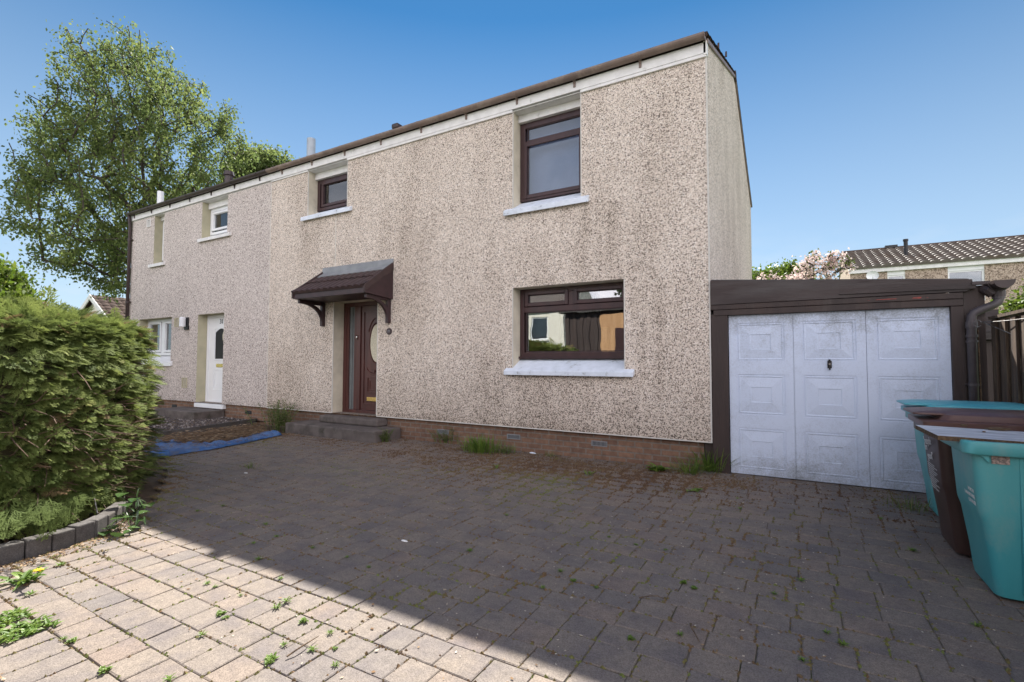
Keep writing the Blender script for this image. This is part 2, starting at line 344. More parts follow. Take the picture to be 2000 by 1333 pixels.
M['curtain'] = mat('dark grey curtain', (.075,.065,.068), (.055,.048,.05), 5, .95)
M['room'] = mat('plaster room wall', (.35,.31,.28), (.30,.27,.24), 2, .9)
M['orange'] = mat('orange ochre room wall', (.62,.34,.14), (.54,.29,.12), 2, .9)
M['ochre'] = mat('ochre stained boards', (.55,.33,.17), (.42,.24,.12), 3, .8, .2, 40, stretch=(3,3,.3), dirt=(.62,.42,.26), dirt_scale=5, dirt_amt=(.55,.7))
M['concrete'] = mat('dark weathered concrete', (.098,.080,.074), (.14,.118,.108), 6, .9, .5, 50, dirt=(.05,.045,.035), dirt_scale=4, dirt_amt=(.5,.7))
M['timber'] = mat('dark brown painted timber', (.052,.034,.029), (.035,.024,.022), 5, .6, .35, 60, stretch=(1,1,.12), dirt=(.075,.06,.052), dirt_scale=7, dirt_amt=(.55,.8))
M['timber_h'] = mat('dark brown painted boards', (.050,.033,.030), (.034,.025,.024), 5, .6, .3, 60, stretch=(.15,1,1), dirt=(.085,.075,.072), dirt_scale=4, dirt_amt=(.5,.75))
M['fencewood'] = mat('brown stained fence boards', (.085,.052,.032), (.045,.029,.021), 5, .8, .5, 50, stretch=(3,3,.2), dirt=(.17,.125,.075), dirt_scale=9, dirt_amt=(.5,.7))
M['felt'] = mat('grey mineral felt', (.09,.085,.082), (.06,.058,.056), 12, .9, .3, 200)
M['gdoor'] = None
M['galv'] = mat('dull galvanised steel', (.40,.45,.50), (.34,.38,.43), 6, .5)
M['wirem'] = mat('galvanised wire', (.30,.30,.30), (.12,.10,.09), 20, .45, metal=.8)
M['soil'] = mat('dark garden soil', (.085,.060,.040), (.14,.098,.060), 6, .95, .8, 30, dirt=(.15,.10,.055), dirt_scale=9, dirt_amt=(.5,.7))
M['joint'] = mat('mossy joint sand', (.125,.100,.076), (.165,.13,.092), 4, .95, .6, 90, dirt=(.055,.065,.02), dirt_scale=2.2, dirt_amt=(.50,.62))
M['grass'] = mat('mown grass', (.045,.085,.02), (.07,.10,.03), 3, .95, .5, 60)
M['tarmac'] = mat('grey tarmac', (.055,.053,.052), (.075,.072,.07), 4, .9, .4, 150)
M['slab'] = mat('concrete pavement', (.22,.20,.18), (.17,.155,.14), 3, .9, .3, 80)
M['bark'] = mat('grey brown bark', (.085,.068,.055), (.045,.036,.030), 9, .9, .5, 30, stretch=(1,1,.35))
M['twig'] = mat('dead brown twigs', (.13,.08,.05), (.08,.05,.034), 12, .9)
M['paver'] = tintmat('tumbled block paving', [(0,(.134,.120,.114)),(.35,(.176,.150,.132)),(.6,(.208,.171,.140)),(.85,(.206,.160,.131)),(1,(.170,.140,.125))], .88, .22, 22, .4, 160, speck=(.108,.095,.102))
M['edging'] = tintmat('grey concrete edging', [(0,(.075,.07,.068)),(1,(.11,.10,.095))], .9, .3, 25, .4, 120, speck=(.06,.05,.04))
M['birch'] = tintmat('birch leaves', [(0,(.085,.125,.045)),(.5,(.145,.190,.060)),(1,(.225,.260,.085))], .6, 0, trans=.55, spec=.12)
M['young'] = tintmat('fresh yellow green leaves', [(0,(.07,.12,.015)),(.5,(.11,.17,.02)),(1,(.17,.21,.035))], .5, 0, trans=.45)
M['darkleaf'] = tintmat('dark green leaves', [(0,(.02,.04,.012)),(1,(.05,.08,.02))], .5, 0, trans=.3)
M['blossom'] = tintmat('white pink blossom', [(0,(.10,.13,.03)),(.28,(.13,.16,.05)),(.34,(.66,.50,.46)),(1,(.78,.68,.64))], .6, 0, trans=.35)
M['conifer'] = tintmat('conifer sprays', [(0,(.092,.128,.038)),(.35,(.155,.200,.056)),(.75,(.235,.278,.080)),(.93,(.34,.37,.125)),(1,(.24,.16,.085))], .7, 0, trans=.36, spec=.10)
M['conicore'] = mat('hedge inside', (.085,.068,.036), (.042,.036,.02), 9, 1.0, .8, 20)
M['weed'] = tintmat('weed leaves', [(0,(.075,.14,.025)),(.5,(.13,.215,.035)),(1,(.20,.27,.05))], .5, 0, trans=.35)
M['weeddry'] = tintmat('straggly weed leaves', [(0,(.085,.13,.04)),(.6,(.14,.19,.055)),(1,(.26,.23,.11))], .7, 0, trans=.3)
M['ivy'] = tintmat('glossy round leaves', [(0,(.035,.075,.02)),(1,(.075,.13,.035))], .22, 0, trans=.2, spec=.7)
M['yellow'] = mat('dandelion yellow', (.80,.60,.02), (.75,.5,.01), 9, .8)
M['moss'] = tintmat('moss and dead leaf crumbs', [(0,(.095,.055,.032)),(.45,(.145,.092,.048)),(.75,(.125,.115,.04)),(1,(.13,.155,.04))], .95, .3, 60)
M['litter'] = tintmat('dry brown leaf litter', [(0,(.10,.055,.028)),(.5,(.20,.12,.06)),(.85,(.32,.225,.13)),(1,(.6,.56,.48))], .9, .25, 60)
M['gravel'] = tintmat('dark gravel', [(0,(.05,.042,.042)),(.6,(.12,.10,.095)),(1,(.30,.27,.25))], .85, .2, 40)
M['tarp'] = mat('faded blue tarpaulin', (.035,.10,.27), (.06,.145,.33), 6, .5, .5, 25, dirt=(.13,.12,.10), dirt_scale=5, dirt_amt=(.50,.70))
M['teal'] = mat('sun bleached teal plastic', (.055,.315,.345), (.105,.385,.395), 2.6, .42, .03, 200, stretch=(1,1,.5), dirt=(.21,.37,.36), dirt_scale=4, dirt_amt=(.52,.8))
M['tealtop'] = mat('teal plastic lid', (.07,.36,.44), (.10,.40,.46), 3, .4, dirt=(.10,.10,.08), dirt_scale=9, dirt_amt=(.68,.85))
M['brownbin'] = mat('brown bin plastic', (.050,.027,.022), (.062,.034,.028), 3, .42, .03, 200, stretch=(1,1,.5), dirt=(.085,.06,.052), dirt_scale=5, dirt_amt=(.60,.9))
M['brownlid'] = mat('dusty brown plastic lid', (.125,.066,.055), (.10,.052,.044), 4, .4, dirt=(.16,.115,.10), dirt_scale=6, dirt_amt=(.55,.8))
M['print'] = mat('white print', (.72,.72,.72), (.6,.6,.6), 60, .6)
M['sticker'] = mat('faded sticker', (.42,.33,.29), (.16,.14,.13), 75, .7, contrast=(.42,.58))
M['boardtop'] = mat('weathered white melamine', (.62,.64,.68), (.40,.41,.44), 9, .6, .3, 40, stretch=(.5,2.5,1), dirt=(.16,.14,.12), dirt_scale=12, dirt_amt=(.62,.75))
M['chip'] = mat('swollen chipboard edge', (.16,.105,.06), (.07,.045,.03), 60, .95, .8, 120)
M['rubble'] = mat('broken brick', (.22,.12,.085), (.14,.085,.065), 12, .9, .6, 60)
M['seal'] = mat('grey rubber seal', (.16,.17,.17), (.13,.14,.14), 9, .6)
M['lampglass'] = mat('frosted lamp glass', (.75,.76,.78), (.68,.69,.72), 9, .25)
M['oppwall'] = mat('white rendered wall', (.80,.77,.69), (.72,.69,.62), 5, .9, .3, 60)
M['blind'] = mat('pale blind', (.55,.58,.62), (.50,.53,.57), 5, .6)
M['peel'] = mat('peeling red primer', (.36,.055,.04), (.18,.05,.04), 30, .6)

def garage_door_mat():
    m = bpy.data.materials.new('mildewed white garage door'); m.use_nodes = True
    n, l = m.node_tree.nodes, m.node_tree.links; b = n['Principled BSDF']
    b.inputs['Roughness'].default_value = .5; b.inputs['Specular IOR Level'].default_value = .3
    geo = N(m, 'ShaderNodeNewGeometry'); P = geo.outputs['Position']; xyz = N(m, 'ShaderNodeSeparateXYZ'); l.new(P, xyz.inputs[0])
    n1 = N(m, 'ShaderNodeTexNoise', Scale=1.7, Detail=4.0); l.new(P, n1.inputs['Vector'])
    n2 = N(m, 'ShaderNodeTexNoise', Scale=75.0, Detail=4.0, Roughness=.75); l.new(P, n2.inputs['Vector'])
    n3 = N(m, 'ShaderNodeTexNoise', Scale=13.0, Detail=8.0, Roughness=.7); l.new(P, n3.inputs['Vector'])
    # mildew: speckle, more of it along the top edge, the bottom edge and in drifts
    top = ramp(m, [(.80, (0,0,0)), (.935, (1,1,1))]); l.new(math_(m, 'MULTIPLY', xyz.outputs['Z'], .5), top.inputs[0])
    bot = ramp(m, [(.0, (1,1,1)), (.16, (0,0,0))]); l.new(math_(m, 'MULTIPLY', xyz.outputs['Z'], .5), bot.inputs[0])
    dr = ramp(m, [(.36, (0,0,0)), (.66, (1,1,1))]); l.new(n1.outputs['Fac'], dr.inputs[0])
    amt = math_(m, 'ADD', math_(m, 'MULTIPLY', dr.outputs[0], .17), math_(m, 'MULTIPLY', top.outputs[0], .30))
    amt = math_(m, 'ADD', amt, math_(m, 'MULTIPLY', bot.outputs[0], .22))
    sp = math_(m, 'ADD', math_(m, 'MULTIPLY', n2.outputs['Fac'], .6), math_(m, 'MULTIPLY', n3.outputs['Fac'], .4))
    v = math_(m, 'ADD', sp, amt)
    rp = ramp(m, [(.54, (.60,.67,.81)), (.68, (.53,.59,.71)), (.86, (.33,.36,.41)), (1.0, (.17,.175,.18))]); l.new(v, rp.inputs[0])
    l.new(rp.outputs[0], b.inputs['Base Color']); return m
M['gdoor'] = garage_door_mat()

# ------------------------------------------------------------------ reusable builders
def wall_xz(mb, x0, x1, z0, z1, y, thick, holes, m_wall=0, m_rev=1, face=-1, reveal=None):
    """vertical wall sheet in the X-Z plane with rectangular holes and their reveals"""
    xs = sorted({x0, x1, *[h[0] for h in holes], *[h[1] for h in holes]}); zs = sorted({z0, z1, *[h[2] for h in holes], *[h[3] for h in holes]})
    for i in range(len(xs)-1):
        for k in range(len(zs)-1):
            cx, cz = (xs[i]+xs[i+1])/2, (zs[k]+zs[k+1])/2
            if any(h[0] < cx < h[1] and h[2] < cz < h[3] for h in holes): continue
            q = [(xs[i],y,zs[k]),(xs[i+1],y,zs[k]),(xs[i+1],y,zs[k+1]),(xs[i],y,zs[k+1])]
            mb.quad(*(q if face < 0 else q[::-1]), m_wall)
    d = reveal if reveal is not None else thick
    y2 = y + d*(-face)
    for h in holes:
        a, b_, c, e = h[:4]
        mb.quad((a,y,c),(a,y2,c),(a,y2,e),(a,y,e), m_rev); mb.quad((b_,y2,c),(b_,y,c),(b_,y,e),(b_,y2,e), m_rev)
        if e < z1-1e-6: mb.quad((a,y,e),(a,y2,e),(b_,y2,e),(b_,y,e), m_rev)
        if c > z0+1e-6: mb.quad((a,y2,c),(a,y,c),(b_,y,c),(b_,y2,c), m_rev)

def tiled_roof(mb, x0, x1, y0, z0, y1, z1, period=.3, course=.30, amp=.022, lift=.02, m=0, sub=8):
    """pantile-like slope from the eave (y0,z0) to the ridge (y1,z1): wavy across, stepped at each course"""
    L = math.hypot(y1-y0, z1-z0); nc = max(1, int(round(L/course))); dy, dz = (y1-y0)/L, (z1-z0)/L
    nrm = (-dz*np.sign(dy), abs(dy))
    nx = max(2, int((x1-x0)/period*sub)); xs = np.linspace(x0, x1, nx+1)
    wv = amp*np.power(np.abs(np.cos(np.pi*(xs-x0)/period)), .8)
    for c in range(nc):
        a, b_ = L*c/nc - (.02 if c else 0), L*(c+1)/nc
        o = len(mb.v); row = []
        for (s_, h_) in ((a, lift), (b_, 0.0)):
            for i, x in enumerate(xs):
                h = wv[i]+h_
                row.append((x, y0+dy*s_+nrm[0]*h, z0+dz*s_+nrm[1]*h))
        for i, x in enumerate(xs): row.append((x, y0+dy*a+nrm[0]*-.012, z0+dz*a+nrm[1]*-.012))
        k = nx+1; fs = []
        for i in range(nx):
            fs.append((i, i+1, k+i+1, k+i)); fs.append((2*k+i, 2*k+i+1, i+1, i))
        mb.add(row, fs, m)

def frame_rect(mb, x0, x1, z0, z1, y0, y1, w, m=0, wb=None, wt=None, wr=None):
    wb = w if wb is None else wb; wt = w if wt is None else wt; wr = w if wr is None else wr
    mb.box(x0, x0+w, y0, y1, z0, z1, m); mb.box(x1-wr, x1, y0, y1, z0, z1, m)
    mb.box(x0+w, x1-wr, y0+.001, y1-.001, z0, z0+wb, m); mb.box(x0+w, x1-wr, y0+.001, y1-.001, z1-wt, z1, m)

def sill_mesh(x0, x1, yb, zb, yf, zf, th):
    mb = MB(); mb.prism([(yb, zb), (yb, zb-.09), (yf+.012, zf-th), (yf, zf-th), (yf, zf)], 0, x0, x1); return mb

def half_gutter(mb, x0, x1, yc, zc, r, axis='X', m=0, n=8, th=.006):
    pr, pin = [], []
    for i in range(n+1):
        a = math.pi + math.pi*i/n
        pr.append((math.cos(a)*r, math.sin(a)*r)); pin.append((math.cos(a)*(r-th), math.sin(a)*(r-th)))
    poly = pr + pin[::-1]
    if axis == 'X': mb.prism([(yc+p[0], zc+p[1]) for p in poly], 0, x0, x1, m)
    else: mb.prism([(yc+p[0], zc+p[1]) for p in poly], 1, x0, x1, m)

# ================================================================== SETTING
mb = MB(); mb.quad((-400,-300,-.035),(400,-300,-.035),(400,500,-.035),(-400,500,-.035))
struct(mb.build('ground', M['grass']))
mb = MB(); mb.quad((-30,-12.5,-.020),(30,-12.5,-.020),(30,-7.3,-.020),(-30,-7.3,-.020)); struct(mb.build('road', M['tarmac']))
mb = MB(); mb.box(-30,30,-7.3,-5.52,-.06,-.004); struct(mb.build('pavement', M['slab']))
mb = MB(); mb.quad((-14.8,-5.52,-.026),(2.55,-5.52,-.026),(2.55,.3,-.026),(-14.8,.3,-.026)); struct(mb.build('garden_soil', M['soil']))

# ================================================================== MAIN HOUSE
XP = -8.649; ZB, ZT = .347, 5.097; D = .215
RY, RZ, BY = 3.332, 6.541, 6.663
house = thing('pebbledash_house', 'speckled pebbledash house with brown windows and a tiled porch canopy over its dark door', 'house', (0, 0, 0))
holes_m = [(-2.758,-1.659,3.585,ZT), (-2.758,-1.056,1.20,2.407), (-6.666,-5.517,ZB,2.427), (-7.468,-6.342,4.175,ZT)]
mb = MB()
wall_xz(mb, XP, 0, ZB, ZT, 0, .24, holes_m, 0, 1, reveal=.30)
GX = 0.0
gab = [(0,ZB),(BY,ZB),(BY,ZT-.02),(RY,RZ-.01),(0,ZT+.16)]
mb.add([(GX,y,z) for y,z in gab], [(0,1,2,3,4)], 0)
wall_xz(mb, XP, 0, ZB, ZT, BY, .24, [(-3.6,-1.2,.95,2.35),(-6,-5,.4,2.35)], 0, 1, face=1, reveal=.3)
mb.quad((XP,0,ZB),(0,0,ZB),(0,.06,ZB),(XP,.06,ZB), 0); mb.quad((0,0,ZB),(0,BY,ZB),(-.1,BY,ZB),(-.1,0,ZB), 0)
mb.build('wall', [M['dash'], M['cream']], house)
mb = MB(); mb.box(XP+.001,-.10,.05,.26,-.1,ZB-.002); mb.box(-.3,-.101,.262,BY-.02,-.1,ZB-.002); mb.box(XP+.001,-.3,BY-.2,BY-.02,-.1,ZB-.002)
mb.build('brick_base', M['brick'], house)
def bead(*a):
    mb = MB(); mb.box(*a); mb.build('render_bead', M['bead'], house)
# thin white beads: corner, foot of the render, party line, movement joint, door edge
bead(-.012,.006,-.007,.010,ZB-.006,ZT); bead(-5.517,-.012,-.006,.02,ZB-.008,ZB+.006); bead(XP+.02,-6.666,-.006,.02,ZB-.008,ZB+.006)
bead(-6.648,-6.634,-.005,.01,3.11,4.08)
bead(-6.672,-6.658,-.005,.01,ZB,2.43); bead(-5.525,-5.509,-.005,.01,ZB,2.43); bead(-2.766,-2.752,-.005,.01,3.585,ZT); bead(-1.666,-1.652,-.005,.01,3.60,ZT)
bead(-1.063,-1.049,-.005,.01,1.2,2.407); bead(-2.764,-2.752,-.005,.01,1.2,2.407); bead(-7.475,-7.462,-.005,.01,4.175,ZT); bead(-6.348,-6.335,-.005,.01,4.175,ZT)
bead(XP-.006,XP+.008,-.006,.01,ZB,ZT)

# floor / interior rooms
mb = MB()
mb.quad((XP,.3,.38),(-.12,.3,.38),(-.12,BY-.3,.38),(XP,BY-.3,.38)); mb.quad((XP,.3,2.52),(XP,BY-.3,2.52),(-.12,BY-.3,2.52),(-.12,.3,2.52))
mb.quad((XP,.3,2.9),(-.12,.3,2.9),(-.12,BY-.3,2.9),(XP,BY-.3,2.9)); mb.quad((XP,.25,5.12),(XP,BY-.25,5.12),(-.12,BY-.25,5.12),(-.12,.25,5.12))
mb.quad((-.12,.3,.38),(-.12,.3,2.52),(-.12,BY-.3,2.52),(-.12,BY-.3,.38))
mb.quad((-.12,.3,2.9),(-.12,.3,5.12),(-.12,BY-.3,5.12),(-.12,BY-.3,2.9))
mb.box(-4.9,-4.8,.3,BY-.3,.39,5.11); mb.box(-4.8,-.12,1.9,1.98,2.91,5.11)
mb.box(XP+.02,-4.9,2.2,2.3,.39,5.11)
mb.box(XP+.005,XP+.1,.3,BY-.3,.39,5.11)
mb.build('interior', M['room'], house)
# inside wall of the ground floor room, ochre, with a dark door in it
mb = MB(); mb.box(-4.79,-2.06,3.2,3.3,.39,2.51); mb.build('room_partition', M['orange'], house)
mb = MB(); mb.box(-2.95,-2.35,3.17,3.199,.39,2.0); mb.build('inner_door', M['maho_dk'], house)
mb = MB()
xs = np.linspace(-2.12,-1.52,60); o = []
for x in xs: o += [(x, .36+.02*math.sin((x+2.1)*62)+.012*math.sin(x*33), 1.25), (x, .36+.02*math.sin((x+2.1)*62)+.012*math.sin(x*33), 2.42)]
mb.add(o, [(2*i,2*i+2,2*i+3,2*i+1) for i in range(len(xs)-1)])
mb.build('curtain', M['curtain'], house, smooth=True)
for a, b_, c in ((-2.75,-1.66,3.6),(-7.0,-6.35,4.2)):
    mb = MB(); mb.quad((a,.42,c),(b_,.42,c),(b_,.42,5.05),(a,.42,5.05)); mb.build('net_curtain', M['net'], house)

# windows ------------------------------------------------------------
def window(parent, x0, x1, z0, z1, y, w, m_frame, m_glass, panes, bars, name='window', dep=.07, wb=None, wt=None):
    mb = MB(); frame_rect(mb, x0, x1, z0, z1, y, y+dep, w, 0, wb, wt)
    for b_ in bars: mb.box(b_[0], b_[1], y+.003, y+dep-.003, b_[2], b_[3])
    f = mb.build(name, m_frame, parent, bevel=.006)
    for p in panes:
        if len(p) > 4 and p[4]:                        # opening sash: a raised inner frame
            s_ = MB(); frame_rect(s_, p[0], p[1], p[2], p[3], y-.016, y+.04, .052); s_.build('sash', m_frame, f, bevel=.006)
            q = (p[0]+.05, p[1]-.05, p[2]+.05, p[3]-.05)
        else: q = p[:4]
        g_ = MB(); g_.box(q[0]-.004, q[1]+.004, y+.030, y+.036, q[2]-.004, q[3]+.004); g_.build('pane', m_glass, f)
        s_ = MB(); frame_rect(s_, q[0]-.001, q[1]+.001, q[2]-.001, q[3]+.001, y+.012, y+.029, .012); s_.build('glazing_bead', M['maho_dk'] if m_frame is M['maho_w'] else M['upvc'], f)
    return f
# big upper window
f = window(house, -2.752,-1.664, 3.765, 4.985, D, .085, M['maho_w'], M['glass_up'], [(-2.63,-1.75,3.855,4.645),(-2.63,-1.75,4.70,4.895)], [(-2.667,-1.749,4.645,4.70)], wb=.09, wt=.09)
mb = MB(); frame_rect(mb, -2.69,-1.72,3.80,4.66,D-.014,D+.02,.055); mb.build('sash', M['maho_w'], f, bevel=.006)
sill_mesh(-2.89,-1.54, .26, 3.76, -.065, 3.575, .075).build('sill', M['sill'], f, bevel=.006)
mb = MB(); mb.box(-2.752,-1.664,D-.06,D+.08,4.985,ZT-.002); mb.build('head_panel', M['white'], f)
# lower window
f = window(house, -2.752,-1.062, 1.375, 2.402, D, .07, M['maho_w'], M['glass'], [(-2.665,-1.955,2.14,2.365,1),(-1.865,-1.10,2.14,2.365,1),(-2.655,-1.13,1.455,2.05)], [(-2.682,-1.132,2.05,2.135),(-1.952,-1.868,2.135,2.332)], wb=.075)
mb = MB(); mb.box(-2.757,-1.057,D-.035,D+.01,1.352,1.385); mb.build('drip_strip', M['maho_dk'], f)
sill_mesh(-2.87,-.93, .26, 1.352, -.075, 1.175, .062).build('sill', M['sill'], f, bevel=.006)
# small upper window
f = window(house, -7.462,-6.348, 4.335, 4.965, D, .075, M['maho_w'], M['glass_up'], [(-7.33,-6.42,4.40,4.90,1)], [], wb=.06)
mb = MB(); mb.box(-7.462,-6.348,D-.06,D+.08,4.965,ZT-.002); mb.build('head_panel', M['white'], f)
sill_mesh(-7.605,-6.205, .26, 4.33, -.065, 4.165, .075).build('sill', M['sill'], f, bevel=.006)

# front door ----------------------------------------------------------
YD = .24
mb = MB()
frame_rect(mb, -6.662,-5.521,.30,2.424,YD,YD+.09,.075,wb=.10,wr=.03)
mb.box(-6.30,-6.20,YD-.004,YD+.085,.40,2.35); mb.box(-6.587,-6.52,YD+.01,YD+.08,.40,2.35); mb.box(-6.38,-6.30,YD+.012,YD+.07,.40,2.35)
door = mb.build('front_door', M['maho'], house, bevel=.008)
mb = MB(); mb.box(-6.47,-6.44,YD+.02,YD+.035,.42,2.33); mb.box(-6.52,-6.38,YD+.036,YD+.06,.40,2.35); mb.build('side_light', [M['seal'],M['maho_dk']], door)
mb = MB()
mb.box(-6.195,-5.552,YD+.02,YD+.06,.405,2.345)
LX0, LX1 = -6.195, -5.552; LC = -5.795
def ring(cx, cz, rx, rz, w, y0, y1, a0=0, a1=2*math.pi, n=40):
    m_ = MB(); vs = []
    for i in range(n+1):
        a = a0+(a1-a0)*i/n; c, s = math.cos(a), math.sin(a)
        vs += [(cx+c*(rx-w), y1, cz+s*(rz-w)), (cx+c*rx, y1, cz+s*rz), (cx+c*(rx-w*.3), y0, cz+s*(rz-w*.3)), (cx+c*(rx-w*.7), y0, cz+s*(rz-w*.7))]
    m_.add(vs, [t for i in range(n) for t in ((4*i+1,4*i+2,4*i+6,4*i+5),(4*i+2,4*i+3,4*i+7,4*i+6),(4*i+3,4*i,4*i+4,4*i+7))]); return m_
def merge(mb, other):
    o = len(mb.v); mb.v += other.v; mb.t += other.t; mb.f += [tuple(o+i for i in f_) for f_ in other.f]; mb.m += other.m
frame_rect(mb, -6.14,-5.555,.50,2.26,YD+.004,YD+.025,.03)
merge(mb, ring(LC,1.645,.19,.40,.035,YD+.0,YD+.021)); merge(mb, ring(LC,1.645,.245,.49,.03,YD+.004,YD+.021,.15*math.pi,.85*math.pi))
merge(mb, ring(LC,1.20,.26,.14,.03,YD+.004,YD+.021,math.pi*1.02,math.pi*1.98))
frame_rect(mb,-6.03,-5.56,.72,1.03,YD+.004,YD+.021,.028); frame_rect(mb,-5.97,-5.60,.77,.97,YD+.008,YD+.021,.02)
leaf = mb.build('door_leaf', M['maho'], door, smooth=False)
mb = MB(); n = 36; mb.add([(LC+.155*math.cos(2*math.pi*i/n), YD+.012, 1.645+.345*math.sin(2*math.pi*i/n)) for i in range(n)], [tuple(range(n))]); mb.build('oval_glass', M['frost'], door)
mb = MB(); mb.box(-6.015,-5.72,YD-.004,YD+.018,.575,.65); mb.build('letterbox', M['brass'], door, bevel=.004)
mb = MB(); mb.tube([(-6.275,YD-.02,1.80),(-6.275,YD-.022,1.725)],[.014,.017],10); mb.tube([(-6.275,YD-.02,1.78),(-6.275,YD+.0,1.78)],.010,8); mb.build('bell_push', M['chrome'], door, smooth=True)
mb = MB(); mb.tube([(LC-.05,YD-.004,1.13),(LC-.05,YD+.02,1.13)],[.028,.03],14); mb.build('door_boss', M['maho'], door)

# number plaque
mb = MB(); n = 20; mb.add([(-5.232+.055*math.cos(2*math.pi*i/n),-.022,1.83+.055*math.sin(2*math.pi*i/n)) for i in range(n)]+[(-5.232+.06*math.cos(2*math.pi*i/n),.0,1.83+.06*math.sin(2*math.pi*i/n)) for i in range(n)], [tuple(range(n))[::-1]]+[(i,(i+1)%n,n+(i+1)%n,n+i) for i in range(n)])
pl = mb.build('number_plaque', M['maho_dk'], house)
def text_obj(name, body, size, loc, rot, m, parent, ext=.002, bold=False):
    cu = bpy.data.curves.new(name, 'FONT'); cu.body = body; cu.size = size; cu.extrude = ext; cu.align_x = 'CENTER'; cu.align_y = 'CENTER'; cu.resolution_u = 3
    o = bpy.data.objects.new(name, cu); COL.objects.link(o)
    dg = bpy.context.evaluated_depsgraph_get(); me = bpy.data.meshes.new_from_object(o.evaluated_get(dg))
    bpy.data.objects.remove(o); me.materials.clear(); me.materials.append(m)
    o = bpy.data.objects.new(name, me); COL.objects.link(o); o.location = loc; o.rotation_euler = rot; o.parent = parent
    return o
text_obj('digits', '29', .062, (-5.232,-.024,1.83), (R_(90),0,0), M['lead'], pl)

# door canopy ----------------------------------------------------------
CX0, CX1 = -6.98, -5.16; CY = -.645
mb = MB(); tiled_roof(mb, CX0, CX1, CY-.02, 2.525, 0, 2.955, period=.15, course=.40, amp=.030, lift=.022, sub=8)
can = mb.build('door_canopy', M['canopytile'], house, smooth=False)
mb = MB(); mb.box(CX0,CX1,CY,CY+.03,2.43,2.535); mb.box(CX0+.02,CX1-.02,CY+.03,-.001,2.425,2.447)
for a in (CX0, CX1-.025): mb.prism([(-.001,2.39),(-.001,2.975),(CY+.03,2.51),(CY+.03,2.432)], 0, a, a+.025)
mb.build('canopy_frame', M['maho_dk'], can)
for a in (CX1-.028,CX0-.012):
    mb = MB(); mb.prism([(-.001,3.04),(-.001,2.90),(CY-.025,2.435),(CY-.025,2.565)], 0, a, a+.04)
    mb.build('verge_trim', M['canopytile'], can, bevel=.008)
mb = MB(); mb.prism([(-.012,3.10),(-.0,3.10),(-.0,2.96),(-.155,2.888),(-.16,2.90),(-.030,2.985)], 0, CX0-.0, CX1+.005); mb.build('lead_flashing', M['lead'], can)
for bx in (-6.925,-5.235):
    mb = MB(); mb.box(bx-.032,bx+.032,-.075,-.001,1.975,2.42); mb.box(bx-.03,bx+.03,CY+.08,-.076,2.36,2.424)
    pts = []; 
    for i in range(9):
        a = i/8*math.pi/2; pts.append((-.06-.44*(1-math.cos(a)), 2.06+.30*math.sin(a)))
    poly = [(p[0]-.02,p[1]+.0) for p in pts] + [(p[0]+.045,p[1]+.035) for p in pts[::-1]]
    mb.prism(poly, 0, bx-.024, bx+.024)
    mb.build('bracket', M['maho_dk'], can, bevel=.006)

# roofline -------------------------------------------------------------
def roofline(parent, x0, x1, mg, clip_from=.4, white=M['white'], right_end=True):
    mb = MB(); mb.box(x0,x1,-.034,.02,5.118,5.255); mb.build('fascia', white, parent, bevel=.003)
    mb = MB(); half_gutter(mb, x0-.02, x1+.0, -.095, 5.315, .062)
    gt = mb.build('gutter', mg, parent)
    x = x0+clip_from
    while x < x1:
        mb = MB(); half_gutter(mb, x-.018, x+.018, -.095, 5.315, .068); mb.box(x-.016,x+.016,-.05,-.034,5.17,5.30)
        mb.prism([(-.035,5.18),(-.075,5.25),(-.035,5.25)], 0, x-.012, x+.012)
        mb.build('gutter_clip', mg, gt); x += .93
    return gt
mb = MB(); mb.box(-6.342,-2.758,-.028,.0,ZT-.022,ZT+.020); mb.box(-1.659,.004,-.028,.0,ZT-.022,ZT+.020); mb.box(XP,-7.468,-.020,.0,ZT-.012,ZT+.018)
mb.box(-.03,.012,-.034,.06,ZT,5.27); mb.box(XP,-.031,-.018,.32,5.121,5.135)
mb.build('eaves_trim', M['white'], house, bevel=.003)
gt = roofline(house, XP, 0.0, M['gutterglare'])
mb = MB(); mb.prism([(-.16,5.31),(-.03,5.31),(-.03,5.26),(-.06,5.245),(-.13,5.245),(-.16,5.28)], 0, -.003, .002); mb.build('gutter_stop', M['gutterglare'], gt)
mb = MB(); mb.tube([(-5.02,-.10,5.27),(-5.02,-.10,5.37)],.05,10); mb.box(-5.09,-4.95,-.17,-.03,5.32,5.405); mb.build('gutter_hood', M['brownplastic'], gt, bevel=.02)
mb = MB(); tiled_roof(mb, XP, .03, -.09, 5.30, RY, RZ+.02, period=.30, course=.31); tiled_roof(mb, XP, .03, BY+.09, 5.06, RY, RZ+.02, period=.30, course=.31)
rf = mb.build('roof', M['tile'], house)
mb = MB(); mb.tube([(XP,RY,RZ+.0),(.03,RY,RZ+.0)],.10,12); mb.build('ridge', M['tile'], rf)
mb = MB(); mb.prism([(-.02,ZT+.15),(-.02,ZT+.20),(RY,RZ+.01),(BY+.02,ZT+.0),(BY+.02,ZT-.05),(RY,RZ-.035)], 0, .002, .026); mb.build('verge', M['gutterglare'], rf)
for bx, by, bz in ((.02,.98,5.74),(.02,1.9,6.13)):
    mb = MB(); mb.prism([(by-.03,bz-.02),(by+.03,bz-.0),(by+.03,bz+.09),(by+.02,bz+.09)], 0, bx-.012, bx+.012); mb.build('verge_clip', M['tile'], rf)
for a, b_ in ((-7.468,-6.342),(-2.758,-1.659)):
    mb = MB(); mb.box(a,b_,.001,.31,ZT+.001,ZT+.012); mb.build('soffit', M['white'], house)
